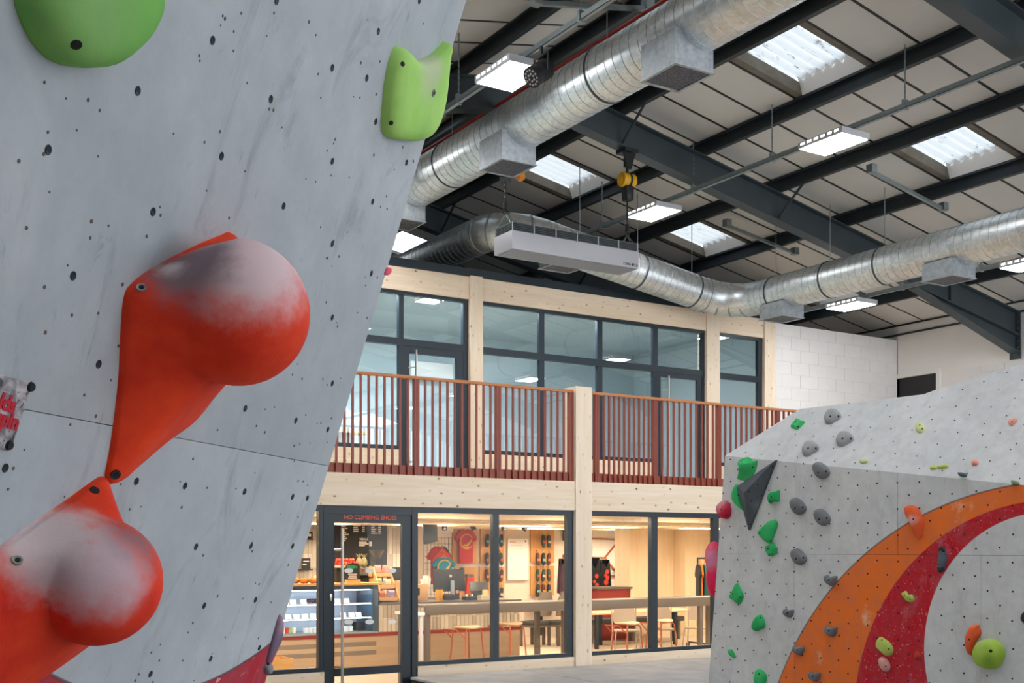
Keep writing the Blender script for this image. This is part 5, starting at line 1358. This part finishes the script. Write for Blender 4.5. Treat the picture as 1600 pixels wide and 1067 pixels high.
t = pthing('phone_stand', 715, 937, YO - .02, 'little phone with pink picture leaning by the monitor', 'phone'); pb('phone', 711.5, 920, 718, 936, YO - .02, .015, 'dark', t); pb('picture', 712.3, 922, 717, 927, YO - .023, .004, 'pink', t)
t = pthing('leaflet_holder', 760, 938, YO - .1, 'stack of cream leaflets and cards at the counter end', 'leaflets'); pb('leaflet', 752, 930, 766, 937.8, YO - .1, .12, 'creamp', t); pb('leaflet', 755, 921, 762, 930, YO - .04, .03, 'creamp', t)
t = pthing('dish_tray', 737, 938, YO - .12, 'dark tray of small goods before the till screen', 'tray'); pb('tray', 728, 932, 746, 937.8, YO - .14, .14, 'frame', t, .005)
for k in range(4): 
    p = onY(729 + k * 4.5, 931, YO - .08); lump('trinket', (p.x, YO - .08, onY(736, 932, YO - .08).z + .018), .02, .02, .018, [M['whiteplastic'], M['slate']][k % 2], 'tiny trinket in the dark tray', 'trinket', 'trinkets in the counter tray', 6, 3)
# ---- back of the shop
YW = 20.45
def board(x0, y0, x1, y1, label, mat='ply'):
    t = pthing('plywood_board', (x0 + x1) / 2, y1, YW, label, 'display panel', 'plywood display panels'); pb('plywood', x0, y0, x1, y1, YW, .04, mat, t); return t
board(707.5, 813, 746, 880, 'upper plywood panel behind the hung red tee'); board(711, 886, 746, 935, 'lower plywood panel behind the monitor and shorts')
board(751, 813, 788, 880, 'upper plywood shoe panel behind the window mullion'); board(750, 886, 788, 936, 'lower plywood shoe panel behind the window mullion')
board(829.5, 815, 866, 879, 'upper plywood shoe panel beside the white notice'); board(829.5, 884, 866, 930, 'lower orange-toned plywood shoe panel beside the white notice')
t = pthing('wall_notice', 808, 907, YW, 'large white framed price notice between two shoe panels', 'notice'); pb('board', 793.5, 842, 825, 906, YW - .02, .03, 'white', t)
pb('red_heading', 796, 846, 806, 847.5, YW - .023, .004, plain('faint_red_print', '#d9a59b', .6), t)
for k in range(9): pb('print_line', 797, 852 + k * 5.5, 797 + [20, 18, 22, 14, 21, 16, 19, 13, 17][k], 852.8 + k * 5.5, YW - .022, .003, plain('faint_grey_print', '#cfc8c0', .6) if k == 0 else 'mortar', t)
pb('arrow_mark', 820, 844, 822, 847, YW - .022, .003, 'greytable', t)
M['redtee'] = plain('red_cotton', '#bd2b25', .9, 0, .12, 12); M['orangetee'] = plain('orange_red_cotton', '#d8412a', .9, 0, .12, 12); M['tealtee'] = plain('teal_cotton', '#1a7c97', .9, 0, .12, 12); M['blacktee'] = plain('black_cotton', '#212226', .95, 0, .15, 12)
M['yprint'] = plain('yellow_print', '#ecb84e', .7); M['orangec'] = plain('orange_cotton', '#d9751d', .9, 0, .12, 12); M['olive'] = plain('olive_cotton', '#5c5846', .9, 0, .12, 12); M['tealc'] = plain('dark_teal_cotton', '#1f5f66', .9, 0, .12, 12); M['bluec'] = plain('blue_cotton', '#177fae', .9, 0, .12, 12); M['plum'] = plain('plum_cotton', '#4a2c3c', .9, 0, .12, 12)
TEE = [(-.14, 0), (-.30, -.05), (-.5, -.27), (-.39, -.36), (-.31, -.27), (-.30, -1), (-.1, -1.015), (.12, -1.0), (.29, -1), (.31, -.27), (.39, -.36), (.5, -.27), (.30, -.05), (.14, 0), (0, -.04)]
HOOD = [(-.12, .06), (-.18, 0), (-.33, -.06), (-.5, -.5), (-.52, -.95), (-.38, -.96), (-.33, -.4), (-.33, -1), (.33, -1), (.33, -.4), (.38, -.96), (.52, -.95), (.5, -.5), (.33, -.06), (.18, 0), (.12, .06)]
def garment(cx, y0, y1, wpx, Y, mat, label, cat='t-shirt', name='tshirt', yaw=0., dep=.05, shape=TEE, group=None, hang=True, wm=None):
    p = onY(cx, y0, Y); H_ = p.z - onY(cx, y1, Y).z; W_ = wm if wm else (XY(cx + wpx / 2, Y) - XY(cx - wpx / 2, Y)); W_ *= 1.0
    t = thing(name, p - V((0, 0, H_)), label, cat, group)
    d = V((math.cos(yaw), math.sin(yaw), 0)); nn = V((math.sin(yaw), -math.cos(yaw), 0))
    fr = [p + d * (x * W_) + V((0, 0, y * H_)) + nn * (dep * .5 * (1 if i % 2 else .8)) for i, (x, y) in enumerate(shape)]
    MB().prism(fr, -nn * dep).build('fabric', M[mat], t, bev=.012)
    if hang:
        MB().tube([p + V((0, 0, -.02)) - d * W_ * .16, p + V((0, 0, .03)), p + V((0, 0, -.02)) + d * W_ * .16], .009, 5).tube([p + V((0, 0, .03)), p + V((0, 0, .07)), p + d * .025 + V((0, 0, .095)), p + d * .0 + V((0, 0, .12))], .006, 5).build('hanger', M['oak'], t)
    return t, p, d, nn, W_, H_
def swirl(t, p, d, nn, W_, H_, dep, zf=-.36, s=.17):
    c = p + V((0, 0, zf * H_)) + nn * (dep * .5 + .003); r = s * W_ / .62
    pts = [c + d * (r * math.cos(q)) + V((0, 0, r * math.sin(q))) for q in [math.radians(30 + 300 * k / 22) for k in range(23)]]
    MB().tube(pts, .012, 5).build('ring_print', M['yprint'], t); 
    MB().tube([c + d * (r * .9) + V((0, 0, r * .5)), c + d * (r * .55) + V((0, 0, 0)), c + d * (r * .1) - V((0, 0, r * .5)), c - d * (r * .6) - V((0, 0, r * .55))], [.004, .02, .03, .008], 5).build('wave_print', M['yprint'], t)
    MB().tube([c + d * (r * q) - V((0, 0, r * .8)) for q in (-.6, 0, .6)], .016, 5).build('base_print', M['yprint'], t)
g = garment(728, 827, 880, 36, YW - .08, 'redtee', 'red tee with yellow ring print hung on the upper plywood panel'); swirl(*g, .05)
YT = 18.8
garment(687, 853, 912, 36, YT + .35, 'blacktee', 'black tee hung rearmost behind the red and orange tees', hang=False)
g = garment(685, 855, 912, 37, YT + .2, 'redtee', 'plain red tee hanging behind the monitor and teal tee')
g = garment(691, 862, 912, 34, YT + .1, 'orangetee', 'orange-red tee between the plain red and teal tees')
g = garment(693.5, 871, 915, 38, YT, 'tealtee', 'teal tee with yellow ring print above the monitor'); swirl(*g, .05)
t = pthing('grid_panel', 683, 912, YT + .6, 'black wire grid panel behind the hanging tees', 'grid panel')
wg = MB(); a, b = XY(662, YT + .6), XY(706, YT + .6); z0, z1 = .012, onY(684, 840, YT + .6).z
for k in range(9): x = a + (b - a) * k / 8; wg.cyl((x, YT + .6, z0), (x, YT + .6, z1), .004, n=4)
for k in range(13): z = z1 - k * .12; wg.cyl((a, YT + .6, z), (b, YT + .6, z), .004, n=4)
wg.build('wire_mesh', M['dark'], t)
t = pthing('hung_screen', 676, 849, 17.2, 'dark screen back hanging from the shop ceiling', 'screen'); a, b = XY(663, 17.2), XY(688, 17.2); z0, z1 = onY(676, 848, 17.2).z, onY(676, 813, 17.2).z
MB().hexa([(a, 17.2, z0 - .03), (b - .03, 17.24, z0 + .02), (b - .03, 17.28, z0 + .02), (a, 17.24, z0 - .03)], [(a, 17.26, z1 + .0), (b, 17.30, z1 - .03), (b, 17.34, z1 - .03), (a, 17.30, z1)]).build('screen', M['frame'], t, bev=.008)
MB().cyl(((a + b) / 2, 17.32, z1 - .05), ((a + b) / 2, 17.32, 2.36), .02, n=8).build('ceiling_pole', M['dark'], t)
t = pthing('air_conditioner', 697, 833, 19.9, 'white wall air conditioner above the hanging tees', 'air conditioner'); pb('casing', 684, 812, 708.5, 832, YW - .25, .25, 'whiteplastic', t, .02); pb('outlet_slot', 686, 829, 707, 831, YW - .255, .02, 'mortar', t)
g = garment(735, 899, 928, 15, YW - .06, 'orangetee', 'orange climbing shorts hung beside the monitor', 'shorts', 'shorts', shape=[(-.36, 0), (-.5, -1), (-.08, -1), (0, -.45), (.08, -1), (.5, -1), (.36, 0)], hang=False)
pb('waistband', 729.5, 897, 740.5, 901, YW - .1, .07, 'greytable', g[0])
# spotlights on the shop ceiling
for i, (px, py, tl) in enumerate(((672, 811, -.6), (694, 807, 0), (737, 811, .5), (786.5, 811, .0), (822, 812, -.7))):
    c = onY(px, py, 17.6); t = thing('track_spotlight', (c.x, 17.6, 2.2), 'black spotlight on the shop ceiling, %s' % ('over the hung screen', 'over the air conditioner', 'above the hung red tee', 'beside the window mullion', 'above the white notice')[i], 'spotlight', 'black shop spotlights')
    dv = V((tl, -.2, -1)).normalized(); q = V((c.x, 17.6, 2.27)); MB().cyl(q - dv * .04, q + dv * .10, .042, .046, 12).build('can', M['dark'], t, smooth=True); MB().cyl(q, (c.x, 17.6, 2.36), .012, n=6).build('stem', M['dark'], t)
# climbing shoes on the panels
SH = [M['dark'], plain('slate_shoe', '#3a3f44', .6), plain('maroon_shoe', '#5e2c2b', .6), plain('bottle_green_shoe', '#2c4a3c', .6)]
ST = [plain('pale_rand', '#c3bba8', .6), plain('aqua_strap', '#6fb5a6', .6), plain('red_strap', '#c3413a', .6), plain('orange_strap', '#c98345', .6)]
def shoe(px, py, i, label, group):
    c = onY(px, py, YW - .07)
    t = thing('climbing_shoe', c, label, 'climbing shoe', group); ln = V((-.25 + .1 * (i % 3), -.1, -1)).normalized(); sd = ln.cross(V((0, 1, 0))).normalized()
    R = []
    for k, (s, w_, d) in enumerate(((-.125, .022, .03), (-.10, .034, .045), (-.04, .036, .05), (.03, .043, .045), (.09, .044, .04), (.125, .03, .03), (.145, .01, .012))):
        q = c + ln * s + V((0, -.02 if k > 3 else 0, 0)); R.append([q + sd * (w_ * math.cos(a)) + V((0, d * math.sin(a), 0)) for a in [2 * math.pi * j / 8 for j in range(8)]])
    MB().loft(R).build('shoe_body', SH[i % 4], t, smooth=True, ang=70)
    q = c + ln * .02 + V((0, -.045, 0)); MB().hexa([q - sd * .038 - ln * .02, q + sd * .038 - ln * .02, q + sd * .038 + ln * .03, q - sd * .038 + ln * .03], [q - sd * .03 - ln * .015 + V((0, -.012, 0)), q + sd * .03 - ln * .015 + V((0, -.012, 0)), q + sd * .03 + ln * .025 + V((0, -.012, 0)), q - sd * .03 + ln * .025 + V((0, -.012, 0))]).build('strap', ST[(i * 3 + 1) % 4], t)
    MB().tube([c - ln * .12, c - ln * .17 + V((0, .02, 0)), c - ln * .18 + V((0, .08, 0))], .008, 5).build('heel_loop', ST[i % 4], t)
rown = ('top', 'second', 'third', 'bottom')
k = 0
for ri, y in enumerate((844, 873, 899, 927)):
    for ci, px in enumerate((760.8, 770, 783)):
        if ri == 3 and ci < 2: continue
        shoe(px, y, k * 2 + ri, 'climbing shoe on the mullion panels, %s row, %s' % (rown[ri], ('inner column by the red tee', 'middle column at the mullion', 'outer column by the notice')[ci]), 'shoes on the mullion panels'); k += 1
for ri, y in enumerate((845, 873, 898, 922)):
    for ci, px in enumerate((840, 848.8, 857.3)):
        if ri == 0 and ci == 0: continue
        shoe(px, y, k + ri * 2 + ci, 'climbing shoe on the panels past the notice, %s row, %s' % (rown[ri], ('first column after the notice', 'middle column', 'last column before the white jamb')[ci]), 'shoes on the panels past the notice'); k += 1
t, *_ = garment(881, 880, 929, 16, 18.6, 'plum', 'plum jacket hanging at the window edge past the shoe panels', 'jacket', 'jacket', dep=.1, shape=HOOD)
t = pthing('black_wall_frame', 883, 845, YW, 'narrow black wall frame at the window edge above the plum jacket', 'frame'); pb('frame', 881, 820, 887, 845, YW - .04, .04, 'dark', t)
t = pthing('copper_lamp', 882, 872, 18.5, 'small copper shape hanging above the plum jacket', 'ornament'); p = onY(882, 869, 18.5); MB().loft([[p + V((.06 * math.cos(q), .06 * math.sin(q), 0)) for q in [2 * math.pi * j / 6 for j in range(6)]]], p + V((0, 0, -.09))).loft([[p + V((.06 * math.cos(q), .06 * math.sin(q), 0)) for q in [2 * math.pi * j / 6 for j in range(6)]]], p + V((0, 0, .07))).build('shade', M['copper'], t); MB().cyl(p + V((0, 0, .07)), (p.x, p.y, 2.36), .004, n=5).build('cord', M['dark'], t)
p = [onY(861, 801, 16), onY(861, 812, 16), onY(857, 817, 16), onY(848, 818, 16)]
tag(MB().tube(smoothloop(p + p[::-1][1:-1], 24)[:13], [.05] * 8 + [.04, .03, .02, .01, .006], 6).build('paper_banner', M['white'], None, origin=p[0], smooth=True), 'curled white paper strip hanging from the shop ceiling', 'paper strip')
# ---- bar tables, stools, chairs
def bartable(x0, x1, Y, zt, label, legs, mat='greytable', ap=.135, dpt=.55):
    t = thing('bar_table', ((x0 + x1) / 2, Y + dpt / 2, .012), label, 'table', 'bar tables behind the glazing')
    B('top', (x0, Y, zt - .03), (x1, Y + dpt, zt), M[mat], t, bev=.006); B('apron', (x0, Y - .012, zt - ap), (x1, Y + .012, zt + .006), M[mat], t, bev=.02)
    for (x, y) in legs: B('leg', (x - .035, y - .035, .012), (x + .035, y + .035, zt - .03), M[mat], t)
    return t
YT1 = 14.2
za = onY(775, 943, YT1).z
a, b = XY(665, YT1), XY(893, YT1)
bartable(a, b, YT1, za, 'taupe bar table with deep apron behind the two-pane window', [(a + .05, YT1 + .05), (b - .1, YT1 + .05), (b - .32, YT1 + .45), (a + .05, YT1 + .45)])
t = pthing('white_table', 655, 960, 13.6, 'white topped table peeping beside the door frame', 'table'); a, b = XY(643, 13.6), XY(664, 13.6); zt = onY(655, 957, 13.6).z
B('top', (a, 13.6, zt - .04), (b, 14.1, zt), M['whiteplastic'], t, bev=.004)
for x in (a + .05, b - .04): B('leg', (x - .02, 13.62, .012), (x + .02, 13.66, zt - .04), M['ledbody'], t); B('leg', (x - .02, 14.02, .012), (x + .02, 14.06, zt - .04), M['greytable'], t)
YT2 = 14.1
a, b = XY(905, YT2), 13.6
za2 = onY(1010, 936, YT2).z
bartable(a, b, YT2, za2, 'taupe bar table behind the glazing past the timber post', [(XY(1094, YT2 + .05), YT2 + .05), (XY(1107, YT2 + .4), YT2 + .4), (a + .1, YT2 + .05), (a + .1, YT2 + .45)])
def stool_proto(label):
    t = thing('bar_stool', (0, 0, 0), label, 'stool', 'bar stools behind the glazing')
    R = []
    for (s, zz) in ((.0, .735), (.0, .74), (.86, .742), (1., .75), (1., .762), (.9, .768), (.0, .752)):
        R.append([V((.19 * s * math.cos(a), .17 * s * math.sin(a), zz + .018 * (s * math.cos(a)) ** 2)) for a in [2 * math.pi * j / 24 for j in range(24)]])
    MB().loft(R[1:-1], V((0, 0, .757))).build('seat', M['seatply'], t, smooth=True, ang=60)
    for (x, y) in ((-.15, -.14), (.15, -.14), (.15, .14), (-.15, .14)):
        MB().tube([V((x * .75, y * .8, .738)), V((x * .95, y * .95, .70)), V((x * 1.3, y * 1.25, 0))], .011, 6).build('leg', M['copper'], t, smooth=True)
    MB().tube([V((-.1, -.12, .737)), V((.1, -.12, .737))], .009, 5).tube([V((-.1, .12, .737)), V((.1, .12, .737))], .009, 5).build('seat_rail', M['copper'], t)
    MB().tube([V((-.16, -.15, .62)), V((-.31, -.13, .74)), V((-.31, .13, .74)), V((-.16, .15, .62))], .010, 6).build('back_loop', M['copper'], t, smooth=True)
    return t
sp0 = stool_proto('copper legged bar stool with pale seat by the door end of the window')
def at(px, py, z):
    return onZ(px, py, z)
q = at(730, 981, .76); place(sp0, (q.x, q.y, .012), .2)
for (px, py, rz, lab) in ((797, 975.5, .25, 'copper legged bar stool with pale seat half behind the window mullion'), (980, 975, .15, 'copper legged bar stool before the grey shell chair past the post'), (1033, 971, .15, 'copper legged bar stool behind the second mullion past the post')):
    q = at(px, py, .76); c = dup(sp0); place(c, (q.x, q.y, .012), rz, lab)
def chair_proto(label, zs=.46, k=1.):
    t = thing('shell_chair', (0, 0, 0), label, 'chair', 'grey shell chairs in the cafe')
    MB().loft([[V((x * .21, y * .2 + .0, zs + dz)) for x, y in [(math.copysign(abs(math.cos(a)) ** .5, math.cos(a)), math.copysign(abs(math.sin(a)) ** .5, math.sin(a))) for a in [2 * math.pi * j / 20 for j in range(20)]]] for dz in (-.012, .012)]).build('seat', M['chairgrey'], t, smooth=True)
    bk = []
    for k_ in range(7):
        z = zs + .12 + .3 * k_ / 6; w_ = .2 - .02 * abs(k_ - 2) / 2
        bk.append([V((x * w_, .20 + .05 * (z - zs) / .4 - .05 * x * x + dy, z)) for x, dy in [(-1, 0), (-.6, 0), (-.2, 0), (.2, 0), (.6, 0), (1, 0), (1, .014), (.6, .014), (.2, .014), (-.2, .014), (-.6, .014), (-1, .014)]])
    MB().loft(bk).build('backrest', M['chairgrey'], t, smooth=True, ang=60)
    for s in (-1, 1):
        MB().tube([V((s * .19, -.17, zs - .01)), V((s * .20, -.19, zs - .06)), V((s * .23, -.23, 0))], .011, 6).build('leg', M['chairgrey'], t, smooth=True)
        MB().tube([V((s * .21, .25, zs + .4)), V((s * .20, .2, zs + .05)), V((s * .2, .19, zs - .05)), V((s * .23, .26, 0))], .011, 6).build('leg', M['chairgrey'], t, smooth=True)
    return t
ch0 = chair_proto('grey shell chair behind the first stool past the post')
q = at(978, 985, .47); place(ch0, (q.x, q.y, .012), -.5)
for (px, py, rz, lab) in ((1034, 983, -.5, 'grey shell chair behind the mullion and second stool past the post'), (1090, 981, -.9, 'grey shell chair beside the wheeled rail near the boulder edge')):
    q = at(px, py, .47); c = dup(ch0); place(c, (q.x, q.y, .012), rz, lab)
# upholstered chairs at the two-pane window
def armchair(px, py, rz, label):
    zs = .47
    q = at(px, py, zs); t = thing('upholstered_chair', (0, 0, 0), label, 'chair', 'taupe upholstered bar chairs')
    bk = []
    for k_ in range(6):
        z = zs + .10 + .46 * k_ / 5; w_ = .25 if k_ < 4 else .25 - .05 * (k_ - 3)
        bk.append([V((x * w_, .22 + .06 * k_ / 5 - .06 * x * x + dy, z)) for x, dy in [(-1, 0), (-.5, 0), (0, 0), (.5, 0), (1, 0), (1, .05), (.5, .05), (0, .05), (-.5, .05), (-1, .05)]])
    MB().loft(bk).build('backrest', M['felt'], t, smooth=True, ang=60)
    MB().box((-.24, -.22, zs - .07), (.24, .24, zs)).build('seat', M['cush'], t, bev=.03)
    MB().box((-.23, -.2, zs - .11), (.23, .23, zs - .07)).build('seat_frame', M['greytable'], t)
    for sx in (-1, 1):
        for sy in (-1, 1): MB().box((sx * .2 - .025, sy * .19 - .025, .0), (sx * .2 + .025, sy * .19 + .025, zs - .1)).build('leg', M['greytable'], t)
    place(t, (q.x, q.y, .012), rz); return t
armchair(836, 971, -2.7, 'taupe upholstered bar chair below the lower shoe panel'); armchair(872, 970, -2.9, 'taupe upholstered bar chair at the window edge near the post')
t = pthing('pedestal_table', 840, 1008, 16.2, 'round pedestal table with copper rim between the upholstered chairs', 'table'); q = at(843, 1008, .012)
MB().cyl((q.x, q.y, .012), (q.x, q.y, .035), .28, n=20).build('base', M['dark'], t); MB().cyl((q.x, q.y, .035), (q.x, q.y, .78), .035, n=10).build('column', M['dark'], t); MB().cyl((q.x, q.y, .78), (q.x, q.y, .81), .36, n=24).build('top', M['copper'], t); t.location = (q.x, q.y, .012)
for c_ in t.children: c_.location -= V((0, 0, 0))
# dark legs table in the cafe past the post
t = pthing('cafe_table', 990, 1000, 17.0, 'pale cafe table on black square legs past the timber post', 'table')
a, b = XY(915, 17), XY(1095, 17); zt = onY(990, 956, 17).z
B('top', (a, 17, zt - .03), (b, 17.8, zt), M['seatply'], t)
for x, y in ((XY(932, 17.05), 17.05), (XY(1055, 17.05), 17.05), (XY(932, 17) + .6, 17.7), (b - .1, 17.7)): B('leg', (x - .03, y - .03, .012), (x + .03, y + .03, zt - .03), M['frame'], t)
t = pthing('cushion_bench', 1000, 985, 18, 'dark cushioned bench behind the cafe table', 'bench'); a, b = XY(915, 18), XY(1070, 18); zt = .48
B('cushion', (a, 18, zt - .1), (b, 18.4, zt), M['cush'], t, bev=.02); 
for x in (a + .2, (a + b) / 2, b - .1): B('leg', (x - .03, 18.05, .012), (x + .03, 18.3, zt - .1), M['greytable'], t)
# ---- right hand bay: sign, hoodies, till desk, plywood, rail
wbk = struct('trim_white_block', (10, YW, 0))
for k in range(11):
    z0 = .1 + k * .2; x = XY(900, YW) - (.2 if k % 2 else 0)
    while x < XY(1010, YW): MB().box((x + .003, YW + .0, z0 + .003), (x + .437, YW + .05, z0 + .197)).build('block', M['blockp'], wbk); x += .44
t = pthing('wall_emblem', 948, 900, YW - .05, 'terracotta line emblem of bars and diagonals on white blocks', 'sign')
def bar(x0, y0, x1, y1, mat='copper'):
    a, b = onY(x0, y0, YW - .04), onY(x1, y1, YW - .04); MB().cyl(a, b, .022, n=4).build('emblem_bar', M[mat], t)
bar(910, 841, 968, 843); bar(968, 843, 945, 871.5); bar(910, 870, 945, 871.5); bar(945, 871.5, 968, 900); bar(968, 900, 940, 899)
for (cx, w_, lab) in ((928, 22, 'black hoodie with red print half behind the timber post'), (945, 17, 'black hoodie with red print beside the red desk')):
    g = garment(cx, 880, 937 if cx < 940 else 918, w_, 19.6, 'blacktee', lab, 'hoodie', 'hoodie', shape=HOOD, dep=.08)
    for (dx, dz, s) in ((.1, -.35, .05), (-.05, -.5, .04), (.12, -.6, .05), (0, -.78, .06)): 
        c = g[1] + g[2] * (dx * g[4]) + V((0, 0, dz * g[5])) + g[3] * .045; MB().cyl(c, c + g[3] * .004, s, n=7).build('red_print', M['orangetee'], g[0])
t = pthing('red_desk', 961, 960, 18.6, 'glossy red desk with grey top behind the bar table', 'desk'); a, b = XY(938, 18.6), XY(985, 18.6); zt = onY(960, 917, 18.6).z
B('front', (a, 18.6, .012), (b, 19.2, zt - .04), M['redsteel'], t); B('top', (a - .03, 18.55, zt - .04), (b + .02, 19.2, zt), M['greytable'], t)
t = pthing('wall_shelf', 975, 890, YW - .2, 'thin dark shelf with wooden box on white blocks', 'shelf'); pb('board', 967, 888.5, 985, 890.5, YW - .25, .25, 'dark', t); t = pthing('wooden_box', 983, 888, YW - .15, 'pale wooden box on the thin dark shelf', 'box'); pb('box', 979.5, 874, 986, 888.4, YW - .15, .12, 'oak', t)
t = pthing('plant_pot', 980, 916, 18.8, 'small grey pot on the red desk', 'pot'); p = onY(980, 916.8, 18.8); MB().cyl(p, p + V((0, 0, .07)), .05, .06, 10).build('pot', M['greytable'], t, smooth=True)
cl = struct('trim_plywood', (11, 18, 0))
pb('plywood_column', 984, 800, 1015, 1010, 18.6, .5, 'plyp', cl)
pb('plywood_wall', 1028, 826, 1073, 1030, 18.9, .1, 'plyp', cl); pb('plywood_column', 1071, 800, 1100, 1030, 18.5, .5, 'plyp', cl); pb('plywood_wall', 1099, 828, 1150, 1030, 18.6, .1, 'plyp', cl); pb('white_head_board', 1015, 800, 1150, 827, 18.5, .1, 'offwhite', cl)
YR_ = 16.3
t = pthing('clothes_rail', 1100, 1010, YR_, 'black wheeled clothes rail of tees near the boulder edge', 'clothes rail'); p0, p1 = onY(1090, 872, YR_), V((onY(1128, 872, YR_).x, YR_ + .0, onY(1090, 872, YR_).z))
MB().cyl(p0, p1, .018, n=8).build('top_bar', M['dark'], t)
for p in (p0, p1):
    MB().cyl(p, (p.x, p.y, .12), .016, n=8).build('upright', M['dark'], t); MB().cyl((p.x, p.y - .28, .1), (p.x, p.y + .28, .1), .016, n=8).build('foot_bar', M['dark'], t)
    for s in (-.27, .27): MB().cyl((p.x - .015, p.y + s, .052), (p.x + .015, p.y + s, .052), .04, n=10).build('castor', M['dark'], t)
MB().cyl((p0.x, YR_ - .1, .55), (p1.x, YR_ - .1, .95), .012, n=6).build('cross_brace', M['dark'], t)
for (cx, y0, mt, lab) in ((1091.5, 882, 'blacktee', 'black tee first on the clothes rail'), (1094, 881, 'orangec', 'orange tee second on the clothes rail'), (1100.5, 882, 'tealc', 'dark teal tee third on the clothes rail'), (1104.5, 882, 'olive', 'olive tee fourth on the clothes rail'), (1111, 882, 'bluec', 'blue tee fifth on the clothes rail'), (1116, 882, 'plum', 'plum tee last on the clothes rail')):
    garment(cx, y0, 940, 20, YR_, mt, lab, yaw=1.05, dep=.05, group='tees on the clothes rail', wm=.5)
# ---- gallery room contents seen through the glazing
t = thing('air_conditioner', (XY(670, 18.1), 18.1, 4.4), 'white wall air conditioner seen through the gallery door glass', 'air conditioner')
pb('casing', 642, 566, 708, 592, 18.1, .28, 'whiteplastic', t, .02); pb('outlet_slot', 646, 588, 704, 590, 18.095, .02, 'mortar', t)
t = pthing('wooden_bench', 540, 692, 16.5, 'dark wooden seat seen through the railing beside the climbing wall', 'seat'); a, b = XY(520, 16.5), XY(553, 16.5)
zt = onY(540, 672, 16.5).z
B('top', (a, 16.5, zt - .03), (b + .3, 16.9, zt), M['oak'], t); B('box', (a + .1, 16.55, zt - .28), (b, 16.85, zt - .03), plain('dark_brown_box', '#46332b', .6), t); B('leg', (a + .12, 16.6, 2.74), (a + .18, 16.8, zt - .28), M['dark'], t)
